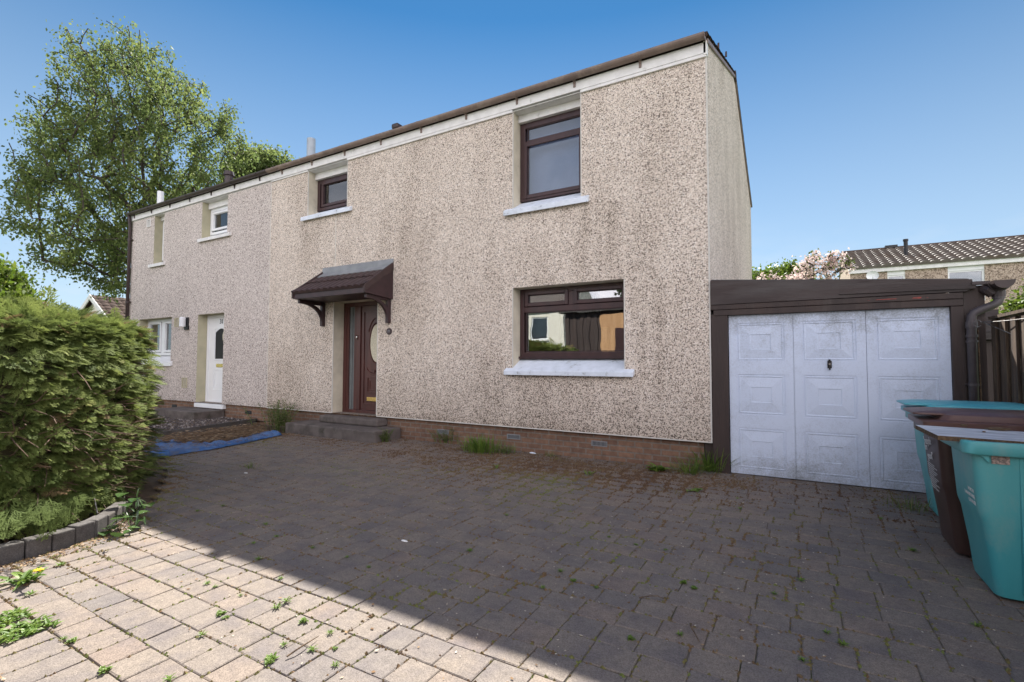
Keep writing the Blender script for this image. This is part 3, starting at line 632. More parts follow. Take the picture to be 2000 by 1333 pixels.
# air bricks in the base
for vx, vz in ((-1.432,.205),(-2.765,.195),(-4.078,.175)):
    mb = MB(); frame_rect(mb, vx-.112, vx+.112, vz-.036, vz+.036, .040, .052, .010)
    for k in range(11): mb.box(vx-.098+k*.0185, vx-.098+k*.0185+.007, .042, .05, vz-.03, vz+.03)
    mb.box(vx-.1,vx+.1,.0485,.0495,vz-.03,vz+.03,1)
    mb.build('air_vent', [M['lead'],M['black']], house)

# ================================================================== NEIGHBOUR
XN = -14.786
nb = thing('pebbledash_house', 'pale pebbledash house with a white front door numbered 31 and white windows', 'house', (XN, 0, 0))
NO = (XN,0,0)
holes_n = [(-11.306,-10.246,4.20,ZT), (-13.565,-13.069,3.825,ZT), (-11.356,-10.279,ZB,2.405), (-14.21,-12.553,1.30,2.405)]
mb = MB(); wall_xz(mb, XN, XP, ZB, ZT, 0, .24, holes_n, 0, 1, reveal=.28)
mb.add([(XN,y,z) for y,z in gab][::-1], [(0,1,2,3,4)], 0); wall_xz(mb, XN, XP, ZB, ZT, BY, .24, [], 0, 1, face=1)
mb.quad((XN,0,ZB),(XP,0,ZB),(XP,.06,ZB),(XN,.06,ZB),0)
mb.build('wall', [M['dash_light'], M['khaki']], nb, off=NO)
mb = MB(); mb.box(XN+.1,XP-.001,.05,.26,-.1,ZB-.002); mb.box(XN+.1,XN+.3,.26,BY-.02,-.1,ZB-.002); mb.build('brick_base', M['brick'], nb, off=NO)
mb = MB(); mb.box(XN+.3,XP-.1,.32,.36,.38,2.5); mb.box(XN+.3,XP-.1,.9,.95,2.9,5.1); mb.build('interior', M['black'], nb, off=NO)
def nwindow(*a, **k):
    before = set(bpy.data.objects); f = window(nb, *a, **k); f_new = [o for o in bpy.data.objects if o not in before]
    for o in f_new: o.data.transform(Matrix.Translation((-XN,0,0)))
    return f
D2 = .19
f = nwindow(-11.30,-10.252,4.33,4.955,D2,.07,M['upvc'],M['glass_up'],[(-11.20,-10.34,4.42,4.87,1)],[],wb=.06)
mb = MB(); mb.box(-11.30,-10.252,D2-.05,D2+.08,4.955,ZT-.002); mb.build('head_panel', M['white'], f, off=NO)
sill_mesh(-11.385,-10.085,.25,4.32,-.06,4.195,.075).build('sill', M['white'], f, off=NO, bevel=.005)
f = nwindow(-13.56,-13.075,3.95,5.0,D2,.06,M['upvc'],M['glass_up'],[(-13.50,-13.135,4.01,4.94)],[])
mb = MB(); mb.box(-13.56,-13.075,D2-.05,D2+.08,5.0,ZT-.002); mb.build('head_panel', M['white'], f, off=NO)
sill_mesh(-13.72,-12.96,.25,3.94,-.06,3.81,.075).build('sill', M['white'], f, off=NO, bevel=.005)
f = nwindow(-14.205,-12.558,1.45,2.40,D2,.07,M['upvc'],M['glass'],[(-14.12,-13.46,1.53,2.33,1),(-13.30,-12.64,1.53,2.33,1)],[(-13.44,-13.32,1.5,2.35)])
sill_mesh(-14.28,-12.46,.25,1.45,-.05,1.27,.09).build('sill', M['upvc'], f, off=NO, bevel=.005)
# white door
YE = .21
mb = MB(); frame_rect(mb,-11.352,-10.283,.33,2.402,YE,YE+.08,.07,wb=.05)
nd = mb.build('front_door', M['upvc'], nb, off=NO, bevel=.006)
mb = MB(); mb.box(-11.28,-10.353,YE+.018,YE+.06,.38,2.33)
frame_rect(mb,-11.03,-10.50,1.33,2.10,YE+.005,YE+.02,.03); frame_rect(mb,-11.06,-10.48,.62,1.12,YE+.006,YE+.02,.025); frame_rect(mb,-10.98,-10.56,.70,1.04,YE+.01,YE+.02,.02)
mb.build('door_leaf', M['upvc'], nd, off=NO)
mb = MB(); xs_ = [-10.99+.45*i/10 for i in range(11)]
mb.add([(x,YE+.012,1.36) for x in xs_]+[(x,YE+.012,1.98+.09*math.sin(math.pi*i/10)) for i,x in enumerate(xs_)], [(i,i+1,12+i,11+i) for i in range(10)])
mb.build('door_glass', M['black'], nd, off=NO)
mb = MB(); n = 24; mb.add([(-10.63+.075*math.cos(2*math.pi*i/n),YE+.008,1.88+.13*math.sin(2*math.pi*i/n)) for i in range(n)], [tuple(range(n))]); mb.build('glass_motif', M['frost'], nd, off=NO)
mb = MB(); mb.box(-10.93,-10.63,YE+.0,YE+.018,1.165,1.245); mb.build('letterbox', M['brass'], nd, off=NO, bevel=.004)
mb = MB(); mb.box(-10.42,-10.385,YE-.01,YE+.018,1.40,1.62); mb.box(-10.54,-10.39,YE-.05,YE-.035,1.50,1.525); mb.build('door_handle', M['chrome'], nd, off=NO, bevel=.004)
mb = MB(); mb.box(-11.37,-10.20,-.03,YE+.08,.235,.332); mb.build('threshold', M['upvc'], nd, off=NO, bevel=.006)
text_obj('door_number', '31', .16, (-10.77-XN,YE+.012,2.235), (R_(90),0,0), M['black'], nd)
# wall lamp, vents
mb = MB(); mb.box(-11.88,-11.72,-.05,0,2.06,2.16); mb.box(-11.86,-11.74,-.03,0,2.16,2.36)
lamp = mb.build('wall_lamp', M['black'], nb, off=NO, bevel=.01)
mb = MB(); mb.tube([(-11.84,-.10,2.13),(-11.84,-.10,2.33),(-11.84,-.10,2.36)],[.07,.07,.05],12); mb.build('lamp_glass', M['lampglass'], lamp, off=NO, smooth=False)
def grille(x, z, w, h, m):
    mb = MB(); frame_rect(mb,x-w/2,x+w/2,z-h/2,z+h/2,-.02,0,.018)
    k = int(h/.03)
    for i in range(k): mb.box(x-w/2+.018,x+w/2-.018,-.012,-.002,z-h/2+.018+i*(h-.036)/k,z-h/2+.018+i*(h-.036)/k+.012)
    mb.build('wall_vent', m, nb, off=NO)
grille(-12.293,2.258,.20,.22,M['khaki']); grille(-11.855,.786,.22,.24,M['khaki']); grille(-13.85,4.945,.2,.2,M['white'])
for vx in (-9.35,-12.4):
    mb = MB(); mb.box(vx-.11,vx+.11,.042,.052,.17,.24); mb.build('air_vent', M['black'], nb, off=NO)
roof_n = roofline  # same eaves
before = set(bpy.data.objects)
gt = roofline(nb, XN, XP-.001, M['brownplastic'], .2)
mb = MB(); mb.box(XN,XP-.01,.001,.31,ZT+.001,ZT+.012); mb.build('soffit', M['white'], nb)
mb = MB(); mb.tube([(XN+.02,-.095,5.26),(XN+.02,-.075,5.12),(XN+.0,-.05,4.98),(XN+.0,-.05,.05)],.042,10); dp = mb.build('downpipe', M['brownplastic'], nb, smooth=True)
for z in (4.6,2.9,1.6):
    mb = MB(); mb.tube([(XN,-.05,z-.03),(XN,-.05,z+.03)],.052,10); mb.box(XN-.08,XN+.10,-.05,.01,z-.012,z+.012); mb.build('pipe_clip', M['brownplastic'], dp)
mb = MB(); tiled_roof(mb, XN-.05, XP-.004, -.09, 5.30, RY, RZ+.02, period=.30, course=.31); tiled_roof(mb, XN-.05, XP-.004, BY+.09, 5.06, RY, RZ+.02, period=.30, course=.31)
rf = mb.build('roof', M['tile'], nb)
mb = MB(); mb.tube([(XN-.05,RY,RZ),(XP-.004,RY,RZ)],.10,12); mb.build('ridge', M['tile'], rf)
p1 = hit(608,272,1,3.0)
mb = MB(); mb.tube([(p1[0],3.0,6.3),(p1[0],3.0,p1[2])],.12,14); mb.build('flue', M['galv'], rf, smooth=False)
p1 = hit(313,396,1,1.0); p2 = hit(313,375,1,1.0)
mb = MB(); mb.tube([(p1[0],1.0,5.5),(p1[0],1.0,p2[2])],.085,12); mb.build('flue', M['lampglass'], rf)
p1 = hit(447,352,1,1.6); p2 = hit(447,336,1,1.6)
mb = MB(); mb.tube([(p1[0],1.6,5.9),(p1[0],1.6,p2[2]-.1)],.11,12); mb.tube([(p1[0],1.6,p2[2]-.12),(p1[0],1.6,p2[2])],[.15,.12],12); mb.build('vent_pipe', M['brownplastic'], rf)
for o in set(bpy.data.objects)-before: o.data.transform(Matrix.Translation((-XN,0,0)))

# ================================================================== GARAGE
gx = (0.012, 2.47)
gar = thing('garage', 'low flat-roofed garage of dark brown boards with a mildewed white panelled door', 'garage', (1.2, 0, 0)); GO = (1.2,0,0)
mb = MB(); mb.box(2.315,2.47,.0,5.6,-.02,2.05); mb.box(.02,2.3,5.5,5.6,0,2.05); mb.build('wall', M['timber'], gar, off=GO)
mb = MB(); mb.prism([(.015,2.305),(2.36,2.125),(2.36,2.09),(.015,2.27)], 1, .0, 5.6); mb.build('roof', M['felt'], gar, off=GO)
mb = MB(); mb.prism([(.012,1.992),(2.33,1.996),(2.38,2.02),(2.38,2.112),(.012,2.292)], 1, -.035, .0)
fa = mb.build('fascia', M['timber_h'], gar, off=GO, bevel=.004)
mb = MB(); mb.prism([(1.35,2.09),(2.40,2.075),(2.40,2.02),(1.30,2.035)], 1, -.048, -.0355); mb.build('trim_board', M['timber_h'], fa, off=GO)
mb = MB(); mb.box(-.098,.012,.055,.09,-.02,ZB-.01); mb.box(.012,.195,-.012,.06,-.02,1.88); mb.box(2.216,2.316,-.012,.06,-.02,1.86); mb.box(.04,2.31,-.02,.05,1.861,1.93); mb.box(.013,2.31,-.028,.05,1.931,1.991)
mb.build('door_frame', M['timber'], gar, off=GO, bevel=.006)
for (a,b_,c,e) in ((1.62,1.80,1.955,1.964),(1.92,1.995,1.95,1.968),(2.03,2.05,1.955,1.96),(1.55,1.57,1.953,1.958)):
    mb = MB(); mb.add([(a,-.0295,c+.002),(a+(b_-a)*.3,-.0295,c),(b_-.01,-.0295,c+.001),(b_,-.0295,e-.003),(a+(b_-a)*.6,-.0295,e),(a+.01,-.0295,e-.002)],[(0,1,2,3,4,5)]); mb.build('peeling_paint', M['peel'], fa, off=GO)
# the up-and-over door: three leaves of three fielded panels

mb = MB(); YG = .02; cols = [(.203,.866),(.870,1.534),(1.538,2.213)]; rows = [(.075,.545),(.70,1.165),(1.32,1.765)]
for (c0,c1) in cols:
    px0, px1 = c0+.085, c1-.115+.03
    hl = [(px0,px1,r0,r1) for r0,r1 in rows]
    wall_xz(mb, c0, c1, .012, 1.86, YG, .03, hl, 0, 0, reveal=.006)
    mb.quad((c1,YG,.012),(c1,YG+.02,.012),(c1,YG+.02,1.86),(c1,YG,1.86)); mb.quad((c0,YG+.02,.012),(c0,YG,.012),(c0,YG,1.86),(c0,YG+.02,1.86))
    for (a,b_,c,e) in hl:
        d1, d2, d3 = YG+.006, YG+.001, YG+.006
        def rect(i, y): return [(a+i,y,c+i),(b_-i,y,c+i),(b_-i,y,e-i),(a+i,y,e-i)]
        cx, cz = (a+b_)/2, (c+e)/2; hw, hh = .105, .085
        inn = lambda y, k=0: [(cx-hw+k,y,cz-hh+k),(cx+hw-k,y,cz-hh+k),(cx+hw-k,y,cz+hh-k),(cx-hw+k,y,cz+hh-k)]
        loops = [rect(0,d1),rect(.012,d1),rect(.016,d2),rect(.026,d2),rect(.032,d3),inn(YG-.004,-.002),inn(YG+.001,.002)]
        vs = [p for lp in loops for p in lp]
        fs = [(4*i+j,4*i+(j+1)%4,4*i+4+(j+1)%4,4*i+4+j) for i in range(len(loops)-1) for j in range(4)]; fs.append(tuple(range(4*len(loops)-4,4*len(loops))))
        mb.add(vs, fs)
mb.box(.2,2.215,YG+.021,YG+.03,.01,1.862)
gdo = mb.build('garage_door', M['gdoor'], gar, off=GO)
mb = MB(); mb.box(1.185,1.225,YG-.012,YG,1.245,1.325); mb.tube([(1.205,YG-.03,1.29),(1.205,YG-.01,1.29)],.017,12); mb.box(1.198,1.212,YG-.03,YG-.01,1.225,1.285); mb.box(1.195,1.215,YG-.016,YG,1.32,1.34)
hd = mb.build('door_handle', M['black'], gdo, off=GO, bevel=.003)
mb = MB(); mb.tube([(1.205,YG-.034,1.29),(1.205,YG-.029,1.29)],.010,10); mb.build('lock', M['chrome'], hd, off=GO)
# gutter and swan-neck pipe
mb = MB(); half_gutter(mb, -.22, 5.6, 2.555, 2.065, .075, axis='Y'); mb.prism([(2.555+.075*math.cos(math.pi+math.pi*i/10), 2.065+.075*math.sin(math.pi+math.pi*i/10)) for i in range(11)], 1, -.226, -.22)
gg = mb.build('gutter', M['brownplastic'], gar, off=GO)
mb = MB(); half_gutter(mb, -.11, .02, 2.555, 2.062, .084, axis='Y'); mb.tube([(2.555,-.05,2.0),(2.555,-.05,1.93)],.05,12); mb.build('outlet', M['brownplastic'], gg, off=GO)
mb = MB(); mb.tube([(2.46,-.01,2.02),(2.49,-.05,1.99),(2.52,-.05,1.96)],[.04,.05,.05],10); mb.box(2.37,2.50,-.06,-.0,2.055,2.085); mb.build('gutter_bracket', M['brownplastic'], gg, off=GO)
mb = MB(); mb.tube([(2.555,-.05,1.95),(2.555,-.05,1.905),(2.545,-.055,1.875),(2.51,-.06,1.85),(2.43,-.065,1.815),(2.375,-.065,1.785),(2.355,-.065,1.755),(2.352,-.065,1.70),(2.352,-.065,.02)],.038,12)
dp = mb.build('downpipe', M['greyplastic'], gar, off=GO, smooth=True)
mb = MB()
for a,b_ in ((1.64,1.70),(1.55,1.575),(1.50,1.52)): mb.tube([(2.352,-.065,a),(2.352,-.065,b_)],.045,12)
mb.tube([(2.555,-.05,1.91),(2.555,-.05,1.95)],.045,12)
mb.build('pipe_collar', M['greyplastic'], dp, off=GO)
mb = MB(); mb.box(2.30,2.42,-.03,-.001,1.09,1.105); mb.tube([(2.352,-.065,1.085),(2.352,-.065,1.11)],.042,12); mb.tube([(2.305,-.036,1.10),(2.305,-.028,1.10)],.007,8)
mb.build('pipe_clip', M['greyplastic'], dp, off=GO)

# ================================================================== FENCE, WIRE
FX = 2.50
fen = thing('fence', 'brown stained vertical board fence between the garage and the wheelie bins', 'fence', (FX, -2, 0)); FO = (FX,-2,0)
mb = MB(); y = -.12; k = 0
while y > -4.6:
    w = .118+rs.uniform(-.006,.006); top = 1.70+rs.uniform(-.012,.012); x = FX + (0.012 if k % 2 else -.012)
    mb.box(x-.011, x+.011, y-w, y, .03, top); y -= w - .012 + (.028 if k % 2 else .0); k += 1
mb.build('boards', M['fencewood'], fen, off=FO, bevel=.003, seg=1)
mb = MB(); mb.box(FX-.035,FX+.045,-4.6,-.10,1.712,1.738); mb.build('capping_rail', M['fencewood'], fen, off=FO)
mb = MB(); mb.box(FX+.026,FX+.07,-4.6,-.12,1.35,1.43); mb.box(FX+.026,FX+.07,-4.6,-.12,.4,.48); mb.build('rail', M['fencewood'], fen, off=FO)
for yy in (-.10,-1.9,-3.7):
    mb = MB(); mb.box(FX+.026,FX+.11,yy-.09,yy,0,1.74); mb.build('post', M['fencewood'], fen, off=FO)
# loose galvanised wire held against the pipe
ctr = hit(1910,632,1,-.16)
mb = MB(); pts = []
for i in range(17):
    a = .25+i/16*5.2; pts.append((ctr[0]+.028*math.cos(a), -.16+.01*math.sin(a*2), ctr[2]+.030*math.sin(a)))
mb.tube(pts, .0035, 6)
e1 = hit(2040,616,1,-1.2); e2 = hit(2040,684,1,-.95); s0 = np.array([ctr[0]+.027,-.16,ctr[2]+.012])
def sag(a, b, s, n=12): return [tuple(np.array(a)*(1-t)+np.array(b)*t+np.array([0,0,-s*4*t*(1-t)])) for t in np.linspace(0,1,n)]
mb.tube(sag(s0, e1, .012), .0035, 6); mb.tube(sag(s0, e2, -.01), .004, 6)
tag(mb.build('wire', M['wirem'], off=tuple(ctr)), 'bent galvanised wire looped in front of the grey downpipe and trailing past the fence', 'wire')
mb = MB(); mb.tube([(2.396,-.07,1.62),(2.40,-.07,1.2),(2.405,-.068,.02)],.006,6); tag(mb.build('cable', M['chip'], off=(2.4,-.07,0)), 'thin brown cable running down beside the grey downpipe', 'cable')

# ================================================================== WHEELIE BINS
def rrect(x0, x1, y0, y1, r, n=4):
    pts = []
    for cx, cy, a0 in ((x1-r,y1-r,0),(x0+r,y1-r,90),(x0+r,y0+r,180),(x1-r,y0+r,270)):
        for i in range(n+1):
            a = R_(a0+90*i/n); pts.append((cx+r*math.cos(a), cy+r*math.sin(a)))
    return pts
def loft(mb, loops, m=0, cap=True):
    k = len(loops[0]); vs = [p for lp in loops for p in lp]
    fs = [(i*k+j, i*k+(j+1)%k, (i+1)*k+(j+1)%k, (i+1)*k+j) for i in range(len(loops)-1) for j in range(k)]
    if cap: fs += [tuple(range(k))[::-1], tuple(range((len(loops)-1)*k, len(loops)*k))]
    mb.add(vs, fs, m)
def wheelie_bin(x, y, label, m_body, m_lid, lid=True, rz=0):
    """x,y = middle of the front foot edge; the front faces -X, the hinge and wheels are at +X"""
    b = thing('wheelie_bin', label, 'wheelie bin', (x, y, 0), 'wheelie bins by the fence', rz)
    mb = MB(); lp = []
    prof = [(0.035,.045,.62,.205,.05),(.0,.022,.625,.22,.05),(-.006,.06,.63,.228,.05),(-.02,.20,.64,.232,.05),(-.05,.42,.655,.243,.05),(-.062,.46,.66,.247,.05),(-.066,.48,.66,.247,.05),(-.085,.80,.67,.262,.05)]
    for (fx, z, bx, hw, r) in prof: lp.append([(px,py,z) for px,py in rrect(fx, bx, -hw, hw, r)])
    loft(mb, lp)
    body = mb.build('body', m_body, b, smooth=True); 
    es = body.modifiers.new('edge', 'EDGE_SPLIT'); es.split_angle = R_(38)
    mb = MB(); lp = [[(px,py,z) for px,py in rrect(-.10-o, .675+o, -.262-o, .262+o, .055)] for o,z in ((-.01,.800),(.032,.800),(.036,.806),(.036,.862),(.030,.872),(.006,.872),(.0,.84))]
    loft(mb, lp, cap=False)
    rim = mb.build('rim', m_body, b, smooth=True); es = rim.modifiers.new('edge', 'EDGE_SPLIT'); es.split_angle = R_(38)
    # moulded side ribs and gussets below the rim
    for s in (-1, 1):
        mb = MB(); mb.prism([(.100,.80),(.118,.80),(.112,.06),(.102,.06)], 1, s*.205, s*.266); mb.build('rib', m_body, b, bevel=.004)
        mb = MB(); mb.prism([(-.085,.80),(-.022,.80),(-.024,.752),(-.05,.785)], 1, s*.245, s*.28); mb.build('gusset', m_body, b, bevel=.004)
        mb = MB(); mb.prism([(.42,.80),(.50,.80),(.50,.74)], 1, s*.245, s*.28); mb.build('gusset', m_body, b, bevel=.004)
    if lid:
        mb = MB()
        def ring_(x0, x1, hw, z, r=.05): return [(px, py, z) for px,py in rrect(x0, x1, -hw, hw, r)]
        loft(mb, [ring_(-.165,.715,.298,.868),ring_(-.168,.718,.300,.872),ring_(-.168,.718,.300,.903),ring_(-.160,.712,.293,.910),ring_(-.075,.700,.262,.915),ring_(-.068,.695,.258,.922),ring_(-.050,.685,.248,.950,.06),ring_(-.035,.675,.238,.957,.07),ring_(.08,.60,.19,.972,.08),ring_(.18,.50,.12,.976,.06)])
        l_ = mb.build('lid', m_lid, b, smooth=True); es = l_.modifiers.new('edge', 'EDGE_SPLIT'); es.split_angle = R_(22)
        mb = MB()     # the grip plate standing out over the front edge, with a dark slot under it
        loft(mb, [ring_(-.205,.10,.205,.943,.03),ring_(-.208,.11,.208,.948,.03),ring_(-.206,.12,.206,.957,.03),ring_(-.19,.16,.195,.962,.03),ring_(-.10,.22,.15,.974,.03)])
        h_ = mb.build('lid_handle', m_lid, l_, smooth=True); es = h_.modifiers.new('edge', 'EDGE_SPLIT'); es.split_angle = R_(22)
        for s in (-.21,.21):
            mb = MB(); mb.tube([(.70,s-.03,.885),(.70,s+.03,.885)],.022,10); mb.build('hinge', m_lid, l_)
    mb = MB(); mb.tube([(.735,-.25,.86),(.735,.25,.86)],.016,10)
    for s in (-.22,-.08,.08,.22): mb.box(.66,.745,s-.015,s+.015,.845,.875)
    mb.build('handle', m_body, b)
    for s in (-1, 1):
        mb = MB(); prf = [(.0,.028),(.03,.034),(.085,.034),(.096,.022),(.096,-.022),(.085,-.034),(.0,-.034)]
        n = 20; vs = [(.60+r*math.cos(2*math.pi*i/n), s*.245+h, .098+r*math.sin(2*math.pi*i/n)) for r,h in prf for i in range(n)]
        mb.add(vs, [(j*n+i, j*n+(i+1)%n, (j+1)*n+(i+1)%n, (j+1)*n+i) for j in range(len(prf)-1) for i in range(n)])
        mb.build('wheel', M['black'], b, smooth=True)
    return b, body
BX = 1.80
b1, bd1 = wheelie_bin(BX+.10, -.76, 'teal wheelie bin with a closed lid, farthest back beside the garage door', M['teal'], M['tealtop'])
b2, bd2 = wheelie_bin(BX+.01, -1.70, 'brown wheelie bin with a brown lid standing between two teal bins', M['brownbin'], M['brownlid'])
b3, bd3 = wheelie_bin(BX+.03, -2.39, 'nearest teal wheelie bin, without a lid, under a piece of chipboard', M['teal'], M['tealtop'], lid=False)
def front_text(parent, name, lines, size, y, z, m, slope=-.155, dz=None):
    # on the sloping front: plane through (-.066,.48)-(-.10,.80)
    out = []
    for i, (s, dy, rot) in enumerate(lines):
        zz = z - i*(dz or size*1.15); xx = -.066-(zz-.48)/.32*.034-.003
        o = text_obj(name, s, size, (xx, y-dy, zz), (0,0,0), m, parent, ext=.0005)
        mw = Matrix(((0,0,-1,0),(-1,0,0,0),(0,1,0,0),(0,0,0,1)))      # text right -> -Y, up -> +Z, facing -X
        tilt = Matrix.Rotation(R_(-6.1), 4, 'Y') @ mw @ Matrix.Rotation(R_(rot), 4, 'Z')
        o.rotation_euler = tilt.to_euler(); out.append(o)
    return out
front_text(b2, 'printed_slogan', [('"recycle',.0,6),('for',-.075,6),('good"',.02,6)], .075, .02, .735, M['print'], dz=.052)
mb = MB()
for i in range(12):
    z = .575-i*.0155; L = .21+.06*math.sin(i*2.3); x = -.066-(z-.48)/(.32 if z > .48 else .28)*.034-.003
    yy = .125; 
    while yy > .125-L:
        w = rs.uniform(.012,.035); mb.quad((x,yy,z),(x,yy-w,z-.002),(x+.0006,yy-w,z-.009),(x+.0006,yy,z-.007)); yy -= w+.006
mb.build('printed_text', M['print'], b2)
front_text(b3, 'printed_lettering', [('NORTH',.03,0),('LANARKSHIRE',-.01,0),('COUNCIL',.02,0)], .030, -.13, .58, M['print'], dz=.034)
mb = MB(); mb.box(-.012,.062,-.2645,-.2615,.752,.795); st = mb.build('sticker', M['sticker'], b3)
# chipboard lying over the open bin
bz = .884
c0, c1, c2_, c3 = hit(1810,846,2,.905), hit(1793,824,2,.93), None, None
brd = MB(); Xl, Xr = 1.565, 2.36; 
P0 = np.array([1.60,-2.62,.885]); P1 = np.array([1.555,-2.27,.905]); P2 = np.array([2.38,-2.22,.888]); P3 = np.array([2.40,-2.66,.876])
dn = np.array([0,0,-.026])
brd.add([P0+dn,P3+dn,P2+dn,P1+dn,P0,P3,P2,P1], [(3,2,1,0)], 1); brd.add([P0,P3,P2,P1], [(0,1,2,3)], 0)
for a, b_ in ((P0,P3),(P3,P2),(P2,P1),(P1,P0)): brd.quad(a+dn, b_+dn, b_, a, 1)
tag(brd.build('chipboard', [M['boardtop'],M['chip']], off=tuple(P0)), 'warped white faced chipboard offcut laid across the nearest teal bin', 'board')
def lump(name, c, r, m, sq=(1,1,.6), seed=0):
    bm = bmesh.new(); bmesh.ops.create_icosphere(bm, subdivisions=3, radius=1)
    for v in bm.verts:
        k = 1+.45*mnoise.noise(v.co*1.7+Vector((seed,seed*2,0)))+.2*mnoise.noise(v.co*5+Vector((seed,0,3)))
        v.co = Vector((v.co.x*r*sq[0]*k, v.co.y*r*sq[1]*k, max(v.co.z,-.35)*r*sq[2]*k))
    me = bpy.data.meshes.new(name); bm.to_mesh(me); bm.free(); me.materials.append(m)
    o = bpy.data.objects.new(name, me); COL.objects.link(o); o.location = c; return o
def on_board(x, y):
    d = ray(x, y); nn = np.cross(P3-P0, P1-P0); t = np.dot(P0-CAM, nn)/np.dot(d, nn); return CAM+d*t
tag(lump('dirt_clump', tuple(on_board(1882,832)), .016, M['soil'], seed=3), 'small dark dirt clump left of the long clump on the chipboard', 'dirt')
tag(lump('dirt_clump', tuple(on_board(1948,839)), .024, M['soil'], sq=(2.3,.8,.5), seed=5), 'long dark crumbly dirt clump on the chipboard', 'dirt')
tag(lump('dirt_clump', tuple(on_board(1922,844)), .008, M['soil'], seed=8), 'tiny dark dirt crumb near the front edge of the chipboard', 'dirt')

# ================================================================== STEPS, EDGING
def bevbox(name, x0, x1, y0, y1, z0, z1, m, off, bev=.02, jitter=.0):
    mb = MB(); mb.box(x0,x1,y0,y1,z0,z1); return mb.build(name, m, None, off=off, bevel=bev)
st = thing('doorstep', 'two tier dark concrete doorstep below the brown front door', 'doorstep', (-6.1,-.3,0))
mb = MB(); mb.box(-7.25,-4.97,-.56,.04,-.05,.185); mb.build('lower_step', M['concrete'], st, off=(-6.1,-.3,0), bevel=.025)
mb = MB(); mb.box(-6.78,-5.30,-.20,.30,.186,.315); mb.build('upper_step', M['concrete'], st, off=(-6.1,-.3,0), bevel=.03)
ns = bevbox('doorstep', -11.9,-10.22,-.62,.04,-.02,.215, M['concrete'], (-11,-.3,0), .015); tag(ns, 'plain dark concrete step below the white front door', 'doorstep')
for i, (px, py, r) in enumerate(((752,842,.055),(770,838,.07),(762,848,.06),(786,846,.05))):
    p = g(px, py, .02); p[1] = min(p[1], -.02)
    o = lump('brick_rubble', (p[0],p[1],.05), r*1.5, M['rubble'], sq=(1.3,.9,.8), seed=i*7)
    tag(o, 'lump of broken brick beside the doorstep of the brown door', 'rubble', 'broken bricks by the step')
# neighbour's path edging and gravel
A, B_ = g(300,857), g(512,825)
mb = MB(); d = (B_-A)/np.linalg.norm(B_-A); nrm = np.array([-d[1],d[0],0]); L = np.linalg.norm(B_-A); k = 0.0
while k < L-.1:
    w = min(.9, L-k); a, b_ = A+d*k, A+d*(k+w-.012)
    q = [a, b_, b_+nrm*.06, a+nrm*.06]; mb.add([tuple(p[:2])+(-.03,) for p in q]+[tuple(p[:2])+(.095,) for p in q], [(3,2,1,0),(4,5,6,7),(0,1,5,4),(1,2,6,5),(2,3,7,6),(3,0,4,7)], 0, rs.rand()); k += .9
tag(mb.build('path_edging', M['edging'], off=tuple(A), attr=True), 'low dark concrete edging in front of the gravel by the white door', 'edging')
mb = MB(); mb.add([tuple(A[:2]+nrm[:2]*.06)+(.05,), tuple(B_[:2])+(.05,), (-8.7,.05,.05), (-14.8,.05,.05), (-14.8,-1.6,.05)], [(0,1,2,3,4)])
struct(mb.build('gravel_bed', M['soil']))
def tri_area(pts, n):  # random points in a polygon by rejection
    P = np.array(pts); lo, hi = P.min(0), P.max(0); out = []
    while len(out) < n:
        q = lo+(hi-lo)*rs.rand(2); ins = False; j = len(P)-1
        for i in range(len(P)):
            if ((P[i][1] > q[1]) != (P[j][1] > q[1])) and (q[0] < (P[j][0]-P[i][0])*(q[1]-P[i][1])/(P[j][1]-P[i][1])+P[i][0]): ins = not ins
            j = i
        if ins: out.append(q)
    return out
mb = MB()
for q in tri_area([A[:2]+nrm[:2]*.1, B_[:2], (-9.0,.0), (-11.8,-.0), (-12.6,-1.4)], 2600):
    r = rs.uniform(.012,.03); z = .052; a = rs.rand()*6.28
    vs = [(q[0]+r*math.cos(a+i*1.57)*rs.uniform(.7,1.2), q[1]+r*math.sin(a+i*1.57)*rs.uniform(.7,1.2), z+rs.uniform(0,.006)) for i in range(4)]+[(q[0],q[1],z+r*.9)]
    mb.add(vs, [(0,1,4),(1,2,4),(2,3,4),(3,0,4)], 0, rs.rand()**1.5)
struct(mb.build('gravel', M['gravel'], off=(0,0,0), attr=True), 'dark gravel in the bed in front of the white door', 'gravel', 'stuff')

